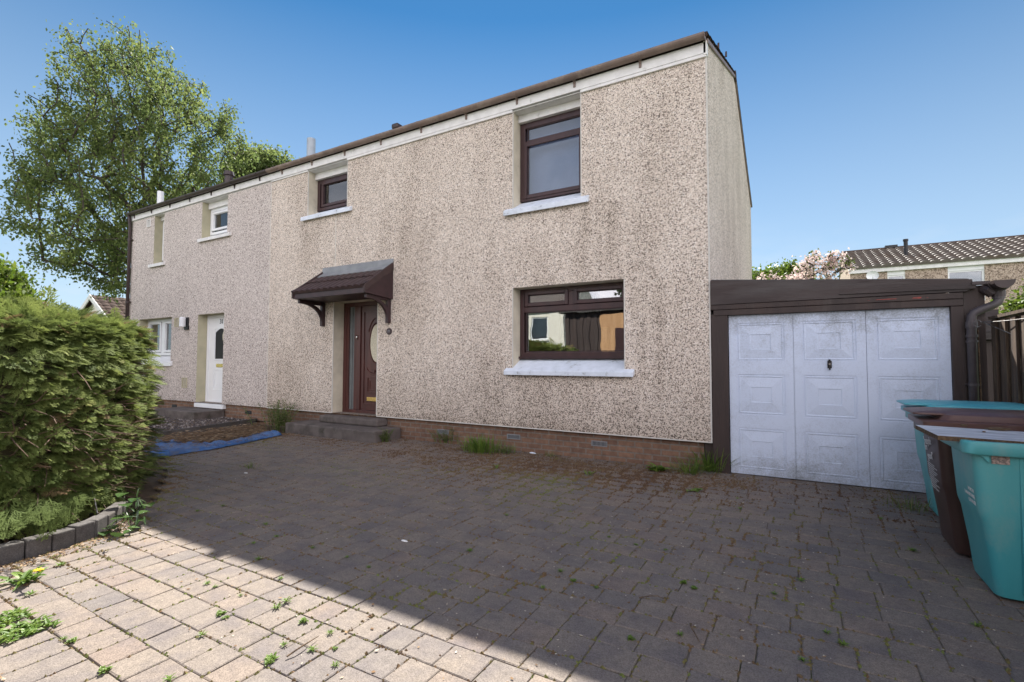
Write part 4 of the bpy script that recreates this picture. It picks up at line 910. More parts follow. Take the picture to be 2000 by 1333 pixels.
# kerb setts round the hedge bed
kp = [g(*p) for p in ((-70,1122),(0,1106),(61,1088),(128,1070),(191,1048),(222,1030),(250,1006))]
kp = [p[:2] for p in kp]
kl = [np.array(kp[0])]
pts = []; 
for a, b_ in zip(kp[:-1], kp[1:]):
    for t in np.linspace(0,1,30,endpoint=False): pts.append(np.array(a)*(1-t)+np.array(b_)*t)
pts.append(np.array(kp[-1])); pts = np.array(pts); cum = np.r_[0, np.cumsum(np.linalg.norm(np.diff(pts,axis=0),axis=1))]
s = 0.0; first = None; kpts = []
while s < cum[-1]-.04:
    w = .142; a = np.array([np.interp(s,cum,pts[:,i]) for i in (0,1)]); b_ = np.array([np.interp(min(s+w-.008,cum[-1]),cum,pts[:,i]) for i in (0,1)])
    d = (b_-a)/np.linalg.norm(b_-a); nn = np.array([-d[1], d[0]]); 
    if nn[0] > 0: nn = -nn
    ln = np.linalg.norm(b_-a); mb = MB(); h = .118+rs.uniform(-.006,.006)
    q = [(0,0),(ln,0),(ln,.095),(0,.095)]
    P_ = [a+d*u+nn*v for u,v in q]
    c = (a+b_)/2
    mb.add([(p[0],p[1],-.03) for p in P_]+[(p[0],p[1],h) for p in P_], [(3,2,1,0),(4,5,6,7),(0,1,5,4),(1,2,6,5),(2,3,7,6),(3,0,4,7)], 0, rs.rand())
    o = mb.build('kerb_sett', M['edging'], off=(c[0],c[1],0), bevel=.010, attr=True)
    tag(o, 'upright grey kerb sett edging the conifer hedge bed', 'kerb stone', 'kerb setts along the hedge'); kpts.append(c); s += w

# tarpaulin ----------------------------------------------------------------
fr_ = [(268,897),(300,894),(330,893),(370,886),(420,879),(470,869),(520,858),(551,852)]
bk_ = [(268,850),(300,858),(330,866),(375,866),(408,872),(450,867),(500,852),(530,847)]
ns_, nt_ = 110, 14; mb = MB(); vs = []
F_ = np.array([g(*p)[:2] for p in fr_]); Bk = np.array([g(*p)[:2] for p in bk_]); kk = np.linspace(0,1,len(fr_))
for i in range(ns_):
    u = i/(ns_-1)
    f0 = np.array([np.interp(u,kk,F_[:,j]) for j in (0,1)]); b0 = np.array([np.interp(u,kk,Bk[:,j]) for j in (0,1)])
    for j in range(nt_):
        t = j/(nt_-1); p = f0*(1-t)+b0*t
        wob = .05*mnoise.noise(Vector((u*9, t*2, 0)))+.03*mnoise.noise(Vector((u*25,t*3,4)))
        z = .018+.06*max(0,mnoise.noise(Vector((p[0]*2.2+t*2,p[1]*5.0,1))))+.055*abs(mnoise.noise(Vector((p[0]*2.2+p[1]*3,p[1]*9-p[0]*2.5,7))))+.03*abs(mnoise.noise(Vector((p[0]*7,p[1]*11,2))))
        z += .015*math.sin(t*math.pi)
        vs.append((p[0], p[1]+wob*(1 if j in (0,nt_-1) else .4), z if 0 < j < nt_-1 else .012+.02*abs(mnoise.noise(Vector((u*20,0,3))))))
mb.add(vs, [(i*nt_+j,(i+1)*nt_+j,(i+1)*nt_+j+1,i*nt_+j+1) for i in range(ns_-1) for j in range(nt_-1)])
o = mb.build('tarpaulin', M['tarp'], off=(-7.5,-1.9,0), smooth=True); sm = o.modifiers.new('thick','SOLIDIFY'); sm.thickness = .004
tag(o, 'crumpled blue tarpaulin lying at the edge of the driveway', 'tarpaulin')
# low soil heap behind it
mb = MB(); ns2, nt2 = 40, 12; C0 = np.array([g(*p)[:2] for p in ((300,866),(330,872),(408,874),(500,856),(530,848))]); C1 = np.array([g(*p)[:2] for p in ((290,858),(330,853),(400,842),(480,831),(512,829))]); vs = []
for i in range(ns2):
    u = i/(ns2-1)*4; kx = np.arange(5)
    f0 = np.array([np.interp(u,kx,C0[:,j]) for j in (0,1)]); b0 = np.array([np.interp(u,kx,C1[:,j]) for j in (0,1)])
    for j in range(nt2):
        t = j/(nt2-1); p = f0*(1-t)+b0*t; e = math.sin(t*math.pi)
        vs.append((p[0],p[1],-.01+e*(.05+.04*mnoise.noise(Vector((p[0]*4,p[1]*4,0))))))
mb.add(vs, [(i*nt2+j,(i+1)*nt2+j,(i+1)*nt2+j+1,i*nt2+j+1) for i in range(ns2-1) for j in range(nt2-1)])
struct(mb.build('soil_bank', M['soil'], smooth=True))

# ================================================================== BLOCK PAVED DRIVEWAY
kpl = sorted([(c[1], c[0]) for c in kpts])
def left_edge(y):
    ys = [-5.6]+[k[0] for k in kpl]+[-3.9,-3.3,-2.75,-2.0,-1.25,-.8,0.2]
    xs = [kpl[0][1]+.05]+[k[1]+.04 for k in kpl]+[-4.4,-5.5,-6.75,-7.0,-7.05,-7.1,-7.1]
    return np.interp(y, ys, xs)
mb = MB(); joints = []
def paver(x0, x1, y0, y1):
    gp = .0026; ch = .0045
    z = rs.uniform(-.002,.002); tx, ty = rs.uniform(-.0013,.0013), rs.uniform(-.0013,.0013)
    a, b_, c, d = x0+gp+rs.uniform(-.002,.002), x1-gp+rs.uniform(-.002,.002), y0+gp+rs.uniform(-.002,.002), y1-gp+rs.uniform(-.002,.002)
    j = lambda: rs.uniform(-.0035,.0035)
    top = [(a+ch+j(),c+ch+j()),(b_-ch+j(),c+ch+j()),(b_-ch+j(),d-ch+j()),(a+ch+j(),d-ch+j())]
    low = [(a,c),(b_,c),(b_,d),(a,d)]
    zz = lambda p: z+tx*(1 if p[0] > (a+b_)/2 else -1)+ty*(1 if p[1] > (c+d)/2 else -1)
    vs = [(p[0],p[1],zz(p)) for p in top]+[(p[0],p[1],zz(p)-.0035) for p in low]+[(p[0],p[1],-.03) for p in low]
    mb.add(vs, [(0,1,2,3)]+[(4+i,4+(i+1)%4,(i+1)%4,i) for i in range(4)]+[(8+i,8+(i+1)%4,4+(i+1)%4,4+i) for i in range(4)], 0, float(np.clip(rs.normal(.55,.14),.2,1)))
CRS = .179; y = .20 ; r = 0
while y > -5.20:
    y0 = y-CRS
    x = 2.52; x -= rs.uniform(0,.12)
    le = left_edge(y0+CRS/2)
    x1 = 2.49
    wlist = [.165,.185,.175,.168,.205]; wlong = [.20,.19,.215,.185,.21]
    while x1 > le+.03:
        w = (wlong if x1 > -.6+.4*math.sin(r*1.7) else wlist)[rs.randint(5)]; x0 = max(x1-w, le)
        if x1-x0 > .05 and not (y0+CRS/2 > -.02 and x1 < .2): paver(x0, x1, y0, y)
        joints.append((x0, y0, x0, y)); joints.append((x0, y0, x1, y0)); x1 = x0
    y = y0; r += 1
x1 = 2.49                                             # soldier course closing the front edge
while x1 > -3.3:
    w = .172; x0 = x1-w; paver(x0, x1, y-.255, y-.004); joints.append((x0,y-.25,x0,y)); joints.append((x0,y-.255,x1,y-.255)); x1 = x0
YF = y-.255
struct(mb.build('driveway', M['paver'], attr=True))
mb = MB(); yy = np.linspace(-5.55,.3,40)
o = [];
for v in yy: o += [(left_edge(v)-.03, v, -.0064), (2.52, v, -.0064)]
mb.add(o, [(2*i,2*i+1,2*i+3,2*i+2) for i in range(len(yy)-1)]); struct(mb.build('bedding_sand', M['joint']))

# moss and crumbs in the joints, thick by the wall
def dens(x, y):
    d = .30+.75*max(0,mnoise.noise(Vector((x*.8,y*.8,2.0))))
    d += .8*math.exp(-((y+.55)/.75)**2)*(1 if x < .5 else .5)*(.6+.8*max(0,mnoise.noise(Vector((x*1.3,y*1.3,9)))))
    if -4.2 < x < 0.2 : d += 1.5*math.exp(-((y+1.0)/.6)**2)*math.exp(-((x+1.5)/1.4)**2)
    d += .9*math.exp(-((x-left_edge(y)-.1)/.35)**2)
    if -1.6 < x < 1 and -4 < y < -1.6: d += .35*max(0,.3+mnoise.noise(Vector((x*2,y*2,5))))
    return d
def crumb(mb, x, y, z, r, tt):
    n = 5; a0 = rs.rand()*6.28; h = r*rs.uniform(.5,1.0)+.002
    vs = [(x+r*math.cos(a0+i*1.2566)*rs.uniform(.5,1.3), y+r*math.sin(a0+i*1.2566)*rs.uniform(.5,1.3), z) for i in range(n)]+[(x+rs.uniform(-.3,.3)*r, y+rs.uniform(-.3,.3)*r, z+h)]
    mb.add(vs, [(i,(i+1)%n,n) for i in range(n)], 0, tt)
mb = MB(); rs2 = np.random.RandomState(3)
for (xa, ya, xb, yb) in joints:
    L = math.hypot(xb-xa, yb-ya); cx, cy = (xa+xb)/2, (ya+yb)/2
    if cy > .02: continue
    d = dens(cx, cy)
    for _ in range(rs2.poisson(min(d,2.4)*L*85)):
        t = rs2.rand(); x = xa+(xb-xa)*t+rs2.normal(0,.004+.006*d); yq = ya+(yb-ya)*t+rs2.normal(0,.004+.006*d)
        green = mnoise.noise(Vector((x*1.1,yq*1.1,30)))
        near = math.exp(-((yq+.6)/.9)**2)
        tt = float(np.clip(.62+.55*green-.55*near+rs2.normal(0,.16),0,1))
        crumb(mb, x, yq, -.0045, rs2.uniform(.005,.0125)*(1+.45*d), tt)
for _ in range(95):
    cx, cy = rs2.normal(-1.9,1.5), -abs(rs2.normal(.62,.42)); cx = min(cx, .3)
    if rs2.rand() < .2: cx, cy = rs2.uniform(-6.8,2.2), -rs2.uniform(.05,1.2)
    sg = rs2.uniform(.03,.11); base_t = float(np.clip(rs2.normal(.22,.2),0,1))
    for _k in range(int(900*sg)):
        x, y_ = cx+rs2.normal(0,sg*1.6), cy+rs2.normal(0,sg)
        if y_ > -.01 or x < left_edge(y_): continue
        crumb(mb, x, y_, .001, rs2.uniform(.004,.013), float(np.clip(base_t+rs2.normal(0,.13),0,1)))
struct(mb.build('moss', M['moss'], attr=True), 'moss and crumbs growing in the paving joints', 'moss', 'stuff')
# dry leaf litter and grit lying about
mb = MB()
def flake(x, y, z, r, tt):
    a = rs.rand()*6.28; e = rs.uniform(.35,.8); c, s_ = math.cos(a), math.sin(a); tl = rs.uniform(-.3,.3)
    P_ = [(-r,0),(0,-r*e),(r,0),(0,r*e)]
    mb.add([(x+p[0]*c-p[1]*s_, y+p[0]*s_+p[1]*c, z+abs(p[0])*tl*.5+rs.uniform(0,.003)) for p in P_], [(0,1,2,3)], 0, tt)
for _ in range(24000):
    x = rs.uniform(-7.0,2.45); y = -abs(rs.normal(0,.55)) if rs.rand() < .72 else rs.uniform(-5.2,0)
    if x < left_edge(y): continue
    d = dens(x,y)
    if rs.rand() < min(1,d*.6): flake(x, y, .004, rs.uniform(.004,.014), rs.rand()**1.3*.95)
for _ in range(900):
    x = rs.uniform(-6.0,2.45); y = rs.uniform(-5.3,-.05)
    if x > left_edge(y): flake(x, y, .005, rs.uniform(.003,.0085), .9+.1*rs.rand())
for q in tri_area([tuple(g(*p)[:2]) for p in ((310,872),(420,872),(520,850),(512,832),(330,855))], 2600): flake(q[0], q[1], rs.uniform(.03,.085), rs.uniform(.012,.045), rs.rand()*.9)
for q in tri_area([tuple(g(*p)[:2]) for p in ((310,885),(420,880),(540,853),(525,848),(330,868))], 420): flake(q[0], q[1], rs.uniform(.045,.075), rs.uniform(.010,.03), rs.rand()*.8)
for _ in range(900):
    x = rs.uniform(-3.6,-1.4); flake(x, YF-rs.uniform(0,.16)+ .02, .004, rs.uniform(.006,.02), .3+.6*rs.rand())
for _ in range(500):
    c = kpts[rs.randint(len(kpts))]; flake(c[0]+rs.uniform(.03,.16), c[1]+rs.uniform(-.1,.1), .004, rs.uniform(.005,.014), rs.rand()*.9)
struct(mb.build('leaf_litter', M['litter'], attr=True), 'dry brown leaf litter and grit scattered over the paving', 'leaf litter', 'stuff')
# a few loose bits one can point to
for (px, py, r, m, lab) in ((790,1058,.018,'white','thin white scrap of plastic on the shaded paving right of the hedge'),(1040,886,.03,'sill','pale flat scrap lying below the brick base'),(480,925,.02,'white','small white stone on the shaded paving below the tarpaulin')):
    p = g(px, py, .006); tag(lump('litter_scrap', (p[0],p[1],.01), r, M[m], sq=(1.6,.6,.4), seed=px), lab, 'litter')
def stick(a, b_, r, label, m='chip', bend=.03):
    a, b_ = g(*a, .012), g(*b_, .012); mid = (a+b_)/2+np.array([rs.uniform(-bend,bend),rs.uniform(-bend,bend),.012])
    mb = MB(); mb.tube([a, (a+mid)/2+.004, mid, (mid+b_)/2, b_],[r,r*.9,r*.9,r*.7,r*.4],6); tag(mb.build('twig', M[m], off=tuple(a)), label, 'twig')
stick((1348,1219),(1366,1254),.0045,'pale dry twig on the shaded paving in the foreground','litterlight' if 'litterlight' in M else 'chip')
stick((1248,1168),(1300,1172),.003,'thin straight dry stem lying on the middle of the paving')
stick((1640,945),(1690,975),.003,'thin dry stem lying in front of the garage door')
stick((560,1283),(622,1243),.004,'thin dark twig on the sunlit paving at the front')

# ================================================================== VEGETATION
class Leaves:
    """fast accumulator of many small faces (numpy blocks)"""
    def __init__(s): s.V = []; s.F = []; s.T = []; s.n = 0
    def add(s, V, F, T):
        s.V.append(V); s.F.append(F+s.n); s.T.append(T); s.n += len(V)
    def build(s, name, m, parent=None, off=(0,0,0)):
        V = np.concatenate(s.V)-np.array(off); F = np.concatenate(s.F); T = np.concatenate(s.T)
        k = F.shape[1]; me = bpy.data.meshes.new(name)
        me.vertices.add(len(V)); me.vertices.foreach_set('co', V.astype(np.float32).ravel())
        me.loops.add(F.size); me.loops.foreach_set('vertex_index', F.astype(np.int32).ravel())
        me.polygons.add(len(F)); me.polygons.foreach_set('loop_start', np.arange(0, F.size, k, dtype=np.int32))
        me.polygons.foreach_set('loop_total', np.full(len(F), k, dtype=np.int32))
        a = me.attributes.new('tint', 'FLOAT', 'POINT'); a.data.foreach_set('value', T.astype(np.float32))
        me.materials.append(m); me.update(calc_edges=True); me.validate()
        o = bpy.data.objects.new(name, me); COL.objects.link(o)
        if parent is not None: o.parent = parent
        else: o.location = off
        return o
def unit(a): return a/np.maximum(np.linalg.norm(a, axis=-1, keepdims=True), 1e-9)
def leaf_quads(P, size, r, droop=.4, wid=.62, flat=None):
    """one folded rhombus leaf per point: base, left, tip, right"""
    n = len(P); d = unit(r.normal(size=(n,3))-np.array([0,0,droop])); nn = r.normal(size=(n,3))
    if flat is not None: nn = nn*.5+np.array([0,0,flat])
    s = unit(np.cross(d, nn)); up = np.cross(s, d); L = (size*(.65+.7*r.rand(n)))[:,None]
    V = np.stack([P, P+d*L*.45+s*L*wid*.5+up*L*.06, P+d*L, P+d*L*.45-s*L*wid*.5+up*L*.06], 1).reshape(-1,3)
    return V, np.arange(4*n).reshape(n,4)

def leafy_tree(name, label, base, blobs, tips, per, leaf, m_leaf, m_bark, seed, trunk_r=.18, fork=None, spread=.45, group=None, droop=.5, cat='tree', stems=1):
    r = np.random.RandomState(seed); base = np.array(base, float)
    wts = np.array([b[3]**2 for b in blobs]); wts /= wts.sum()
    T = []
    for i in r.choice(len(blobs), tips, p=wts):
        c = np.array(blobs[i][:3]); R = blobs[i][3]; v = unit(r.normal(size=3)); T.append(c+v*R*(r.rand()**.38)*np.array([1,1,.95]))
    T = np.array(T); cen = T.mean(0)
    fk = base+np.array([0,0,fork if fork else (T[:,2].min()-base[2])*.75])
    nodes = [base]; par = [-1]
    for t in np.linspace(.25,1,4): nodes.append(base*(1-t)+fk*t+r.normal(size=3)*np.array([.05,.05,0])*t); par.append(len(nodes)-2)
    # leader(s) up into the crown
    top = np.array([cen[0], cen[1], T[:,2].max()*.82+fk[2]*.18]); last = len(nodes)-1
    for t in np.linspace(.12,1,9): nodes.append(fk*(1-t)+top*t+r.normal(size=3)*.10); par.append(last); last = len(nodes)-1
    order = np.argsort(np.linalg.norm((T-fk)*np.array([1,1,.8]),axis=1)); ends = []
    for k in order:
        p = T[k]; A_ = np.array(nodes); d = np.linalg.norm(A_-p,axis=1)+np.maximum(0,A_[:,2]-p[2]+.15*np.linalg.norm(A_[:,:2]-p[:2],axis=1))*1.6
        d[:2] += 100; j = int(np.argmin(d)); q = A_[j]; L = np.linalg.norm(p-q); ns = max(2,min(5,int(L/.35))); prev = j
        for t in np.linspace(0,1,ns+1)[1:]:
            z = math.sin(t*math.pi)*L*.07; nodes.append(q*(1-t)+p*t+np.array([0,0,z])+r.normal(size=3)*.02*L*(t < 1)); par.append(prev); prev = len(nodes)-1
        ends.append((j, prev, q, p))
    nn_ = len(nodes); nodes = np.array(nodes); rad = np.zeros(nn_)
    kids = [[] for _ in range(nn_)]
    for i, p in enumerate(par):
        if p >= 0: kids[p].append(i)
    for i in range(nn_-1,-1,-1):
        rad[i] = .006 if not kids[i] else (sum(rad[c]**2.35 for c in kids[i]))**(1/2.35)
    rad *= trunk_r/rad[0]; rad = np.maximum(rad, .006)
    root = thing(name, label, cat, tuple(base), group)
    V = []; F = []
    for i, p in enumerate(par):
        if p < 0: continue
        a, b_ = nodes[p], nodes[i]; d = unit(b_-a); u = unit(np.cross(d, [0.3,.9,.31])); w = np.cross(d,u); n = 7 if rad[i] > .05 else 4
        o = len(V); ra = min(rad[p], rad[i]*1.35)
        for (c, rr) in ((a, ra), (b_, rad[i])):
            for k in range(n): an = 2*math.pi*k/n; V.append(c+(u*math.cos(an)+w*math.sin(an))*rr)
        F += [(o+k,o+(k+1)%n,o+n+(k+1)%n,o+n+k) for k in range(n)]
    mb = MB(); mb.v = [tuple(v) for v in V]; mb.f = F; mb.m = [0]*len(F); mb.t = [0]*len(V)
    mb.build('trunk', m_bark, root, off=tuple(base), smooth=True)
    P = []; tt = []
    for (j, e, q, p) in ends:
        k = int(per*(.6+.8*r.rand())); t = 1-.55*r.rand(k)**1.5
        pts_ = q*(1-t[:,None])+p*t[:,None]+r.normal(size=(k,3))*spread*np.array([.55,.55,.5])*(.4+.6*r.rand(k,1))-np.array([0,0,spread*.25*droop])
        P.append(pts_); tt.append(np.clip(r.normal(.5,.13)+r.normal(0,.16,k),0,1))
    P = np.concatenate(P); tt = np.concatenate(tt); Vq, Fq = leaf_quads(P, leaf, r, droop)
    lv = Leaves(); lv.add(Vq, Fq, np.repeat(tt,4)); lv.build('crown', m_leaf, root, off=tuple(base))
    return root
def blob(x, y, rpx, t, dt=0.0):
    c = far(x, y, t+dt); ax = (c-CAM)@Fv; return (c[0], c[1], c[2], rpx/F_PX*ax)
TT = 24.0; bb = []
for (x, y, rr) in ((175,105,62),(245,95,58),(300,150,75),(215,190,95),(345,190,62),(120,235,75),(405,205,45),(300,260,110),(190,300,105),(90,300,62),(420,275,55),(380,330,85),(60,350,50),(130,400,90),(230,400,95),(40,425,45),(330,400,80),(110,475,65),(200,490,70),(270,460,80),(215,545,34),(165,530,30),(440,250,25),(470,300,30),(455,345,36),(25,340,25),(250,530,45),(450,220,22)):
    for s in (-.75,.75): bb.append(blob(x+rs.uniform(-6,6), y, rr*.92, TT, s*rr/F_PX*20+rs.uniform(-.3,.3)))
tb = far(283,706,TT); leafy_tree('birch_tree', 'tall broad birch tree with fine green leaves rising behind the pale house', (tb[0],tb[1],0), bb, 1150, 48, .112, M['birch'], M['bark'], 11, .20, fork=5.6, spread=.42, droop=1.1)
t2 = far(540,706,34); leafy_tree('background_tree', 'paler tree top showing just over the pale house roof, right of the birch', (t2[0],t2[1],0), [blob(490,330,46,34,.5),blob(515,312,26,34),blob(500,335,42,34),blob(540,325,34,34,1),blob(470,350,45,34,-1),blob(575,330,22,34)], 260, 40, .20, M['birch'], M['bark'], 5, .2, spread=.6)
t3 = far(-10,706,15); leafy_tree('background_tree', 'bright yellow green tree behind the conifer hedge at the left edge', (t3[0],t3[1],0), [blob(0,560,45,15),blob(20,605,38,15,.6),blob(-40,600,60,15,-.5),blob(-45,520,40,15,.4),blob(42,635,22,15,.5)], 330, 46, .095, M['young'], M['bark'], 8, .12, spread=.35)
t4 = far(1600,706,21); leafy_tree('blossom_tree', 'spreading tree with pinkish white blossom above the garage roof', (t4[0],t4[1],0), [blob(1595,503,14,21),blob(1620,515,20,21,.5),blob(1580,520,15,21,-.4),blob(1640,505,12,21,.3),blob(1655,520,12,21),blob(1570,538,26,21,.6),blob(1615,540,16,21,-.5),blob(1500,560,30,21),blob(1545,552,22,21,.2)], 120, 24, .12, M['blossom'], M['bark'], 14, .13, spread=.24, droop=.1)
t5 = far(1520,706,24); leafy_tree('background_bush', 'bright yellow green bush top behind the left end of the garage roof', (t5[0],t5[1],0), [blob(1500,548,30,24),blob(1535,540,28,24,.5),blob(1475,556,24,24),blob(1565,552,22,24,.5)], 180, 46, .14, M['young'], M['bark'], 15, .12, spread=.4, cat='bush')
t6 = far(2005,706,11); leafy_tree('background_bush', 'small green bush above the fence at the right edge', (t6[0],t6[1],0), [blob(2004,604,22,11),blob(2035,590,34,11),blob(2000,640,30,11)], 130, 46, .06, M['young'], M['bark'], 16, .07, spread=.2, cat='bush')

# conifer hedge ---------------------------------------------------------------
HC = np.array([-5.2,-4.85]); hp = np.array([(-4.05,-5.80),(-3.74,-5.28),(-3.90,-4.75),(-4.20,-4.32),(-4.70,-3.92),(-5.28,-3.50),(-5.9,-3.52),(-6.5,-4.2),(-6.7,-5),(-6.4,-5.9),(-5.6,-6.35),(-4.75,-6.25)])-HC
ha = np.arctan2(hp[:,1],hp[:,0]); o_ = np.argsort(ha); ha = ha[o_]; hr = np.linalg.norm(hp,axis=1)[o_]
ha = np.r_[ha[-1]-2*math.pi, ha, ha[0]+2*math.pi]; hr = np.r_[hr[-1], hr, hr[0]]
def hrad(a): return np.interp(a, ha, hr)
def hprof(z):  return np.interp(z, [0,.12,.35,.70,1.10,1.42,1.58,1.68,1.75], [.88,.955,.985,1.0,.99,.96,.90,.74,.0])
def lean(z, a): return .30*(max(z,0)/1.7)**1.6*(.5+.5*math.cos(a+.45))
def lumpy(a, z): return .045*mnoise.noise(Vector((a*3.2, z*3.0, 1.5)))+.04*mnoise.noise(Vector((a*9, z*8, 7.5)))
hedge = thing('conifer_hedge', 'big clipped conifer hedge with brown gaps behind the kerb setts', 'hedge', (HC[0],HC[1],0)); HO = (HC[0],HC[1],0)
mb = MB(); na, nz_ = 64, 22; zs_ = list(np.linspace(.02,1.66,nz_-1))+[1.71]
vs = [(HC[0]+math.cos(a)*hrad(a)*hprof(z)*.88-lean(z,a), HC[1]+math.sin(a)*hrad(a)*hprof(z)*.88, z*.96) for z in zs_ for a in np.linspace(-math.pi,math.pi,na,endpoint=False)]
mb.add(vs, [(i*na+j,i*na+(j+1)%na,(i+1)*na+(j+1)%na,(i+1)*na+j) for i in range(nz_-1) for j in range(na)]+[tuple(range((nz_-1)*na,nz_*na))])
mb.build('trunk', M['conicore'], hedge, off=HO)
def frond_template(r):
    V = []; F = []
    def dia(p, d, L, w, zt):
        d = d/np.linalg.norm(d); s = np.array([-d[1],d[0],0]); o = len(V)
        V.extend([p, p+d*L*.5+s*w*.5, p+d*L+np.array([0,0,zt]), p+d*L*.5-s*w*.5]); F.append((o,o+1,o+2,o+3))
    nq = 9
    for i in range(nq):
        t = .06+.90*i/nq; bend = -.14*t*t
        p = np.array([t,.04*math.sin(t*3),bend]); ln = .50*(1-t)**.8*(.7+.6*r.rand())+.06
        for s in (-1,1):
            an = R_(46-16*t+r.uniform(-9,9))*s; d = np.array([math.cos(an),math.sin(an),-.06+r.uniform(-.12,.08)])
            dia(p, d, ln, .030, -.06*ln)
            for q in (.28,.52,.74):
                pp = p+d*ln*q
                for s2 in (-1,1):
                    if r.rand() < .15: continue
                    a2 = an+s2*R_(36); dia(pp, np.array([math.cos(a2),math.sin(a2),-.05+r.uniform(-.15,.1)]), ln*.40*(1.15-q*.6), .030, -.03*ln)
    dia(np.array([0,0,0.]), np.array([1.,0,-.02]), 1.02, .022, -.15)
    return np.array(V), np.array(F)
rh = np.random.RandomState(21); temps = [frond_template(rh) for _ in range(5)]
lv = Leaves(); twl = MB()
def place_frond(p, d, up, L, tint):
    V, F = temps[rh.randint(5)]; x = unit(d); y = unit(np.cross(up, x)); z = np.cross(x, y)
    W = p+(V[:,0:1]*x+V[:,1:2]*y*1.0+V[:,2:3]*z)*L
    lv.add(W, F, np.clip(tint+.10*rh.rand(len(V))-.05+.12*(V[:,0]-.5),0,1))
cnt = 0
while cnt < 9000:
    a = rh.uniform(-math.pi, math.pi); z = rh.uniform(.10,1.74)
    if rh.rand() < .22: z = rh.uniform(1.48,1.75)
    dirn = np.array([math.cos(a),math.sin(a),0]); p2d = HC+dirn[:2]*hrad(a)
    facing = (CAM[:2]-p2d)@dirn[:2]
    if facing < -.5 and z < 1.5 and rh.rand() < .75: continue
    rad = hrad(a)*hprof(z)*(rh.rand()**.5 if z > 1.64 else 1)
    # bare brown patches low down
    hole = mnoise.noise(Vector((a*4.0, z*3.4, 12.0))) > .23+.35*min(z,1.2)
    if hole and rh.rand() < .8: continue
    rad += lumpy(a,z)-.10-.06*rh.rand()
    p = np.array([HC[0]+dirn[0]*rad-lean(z,a), HC[1]+dirn[1]*rad, z])
    tan = np.array([-dirn[1],dirn[0],0]); top = np.clip((z-1.45)/.28,0,1)
    d = dirn*(1-.55*top)+tan*rh.normal(0,.42)+np.array([0,0,rh.normal(-.30,.25)+.62*top+rh.normal(0,.2)*top])
    lit = math.exp(-((a-1.15)/.55)**2); up = np.array([0,0,.8+.3*lit])+dirn*rh.uniform(.25,1.15)*(1-.6*top)*(1-.75*lit)+tan*rh.normal(0,.35); d = d+np.array([0,0,.22*lit])
    L = rh.uniform(.10,.215)*(1+.1*top); brown = rh.rand() < .035
    place_frond(p, d, up, L, 1.0 if brown else float(np.clip(rh.normal(.45,.2),0,.9))); cnt += 1
for (px, py, dd, L) in ((95,640,5.6,.42),(60,628,5.9,.26),(230,640,6.3,.24),(150,640,5.8,.2)):            # a few leaders poking out of the top
    p = far(px, py, dd); place_frond(p, np.array([-.35,.05,.9])+rh.normal(size=3)*.15, np.array([.4,-.8,.2]), L, .6)
for (px, py, dep) in ((30,1035,.0),(60,1030,.0),(100,1035,.0),(130,1010,.0),(180,985,.02),(95,1050,.02),(20,1055,0)):   # branches hanging over the kerb
    p = g(px, py, .16); p = p+np.array([-.20,.06,.14])
    for k in range(4): place_frond(p+rh.normal(size=3)*.05, np.array([.75,-.35,-.35])+rh.normal(size=3)*.25, np.array([.3,-.2,1.0])+rh.normal(size=3)*.2, rh.uniform(.18,.29), .12)
lv.build('foliage', M['conifer'], hedge, off=HO)
mb = MB()
for _ in range(900):                                                       # dead brown twigs showing in the gaps
    a = rh.uniform(-1.2,.95); z = abs(rh.normal(.35,.3))+.08
    if z > 1.5: continue
    dirn = np.array([math.cos(a),math.sin(a),0]); r0 = hrad(a)*hprof(z); p0 = np.array([HC[0]+dirn[0]*r0*.84, HC[1]+dirn[1]*r0*.84, z]); d = dirn*.20+rh.normal(size=3)*.09
    mb.tube([p0, p0+d*.5+rh.normal(size=3)*.015, p0+d*(.7+.4*rh.rand())],[.006,.004,.002],4)
mb.build('twigs', M['twig'], hedge, off=HO)['kind'] = 'stuff'
p = g(190,1003,.1); mb = MB(); q = hit(178,952,1,p[1]); mb.tube([p,(p+q)/2+np.array([.01,0,0]),q],[.006,.005,.003],6)
tag(mb.build('dead_twig', M['wirem'], off=tuple(p)), 'pale dead twig sticking up from the kerb in front of the hedge', 'twig')

# weeds -------------------------------------------------------------------------
def strip_leaf(mb, p, d, L, w, curve=.5, tint=.5, n=3, fold=.15):
    p = np.array(p, float); d = unit(np.array(d, float)); s = np.cross(d, [0,0,1.0]); s = unit(s if np.linalg.norm(s) > 1e-4 else np.array([1.,0,0])); vs = []
    cur = p.copy(); dd = d.copy()
    for i in range(n+1):
        t = i/n; ww = w*math.sin(math.pi*min(.97,.12+.85*t))*.5; up = np.cross(s, dd)
        vs += [cur-s*ww+up*ww*fold*2, cur, cur+s*ww+up*ww*fold*2]
        cur = cur+dd*L/n; dd = unit(dd+np.array([0,0,-curve/n]))
    mb.add(vs, [f for i in range(n) for f in ((3*i,3*i+1,3*i+4,3*i+3),(3*i+1,3*i+2,3*i+5,3*i+4))], 0, tint)
def rosette(r, n, L, w, up=.5, spread=.0, curve=.9):
    mb = MB()
    for i in range(n):
        a = i*2.4+r.uniform(-.3,.3); e = up*r.uniform(.4,1.4); o = np.clip(r.normal(size=2),-1.3,1.3)*spread
        strip_leaf(mb, (o[0],o[1],.004), (math.cos(a),math.sin(a),e), L*r.uniform(.55,1.1), w*r.uniform(.7,1.15), curve, float(np.clip(r.normal(.5,.22),0,1)))
    return mb
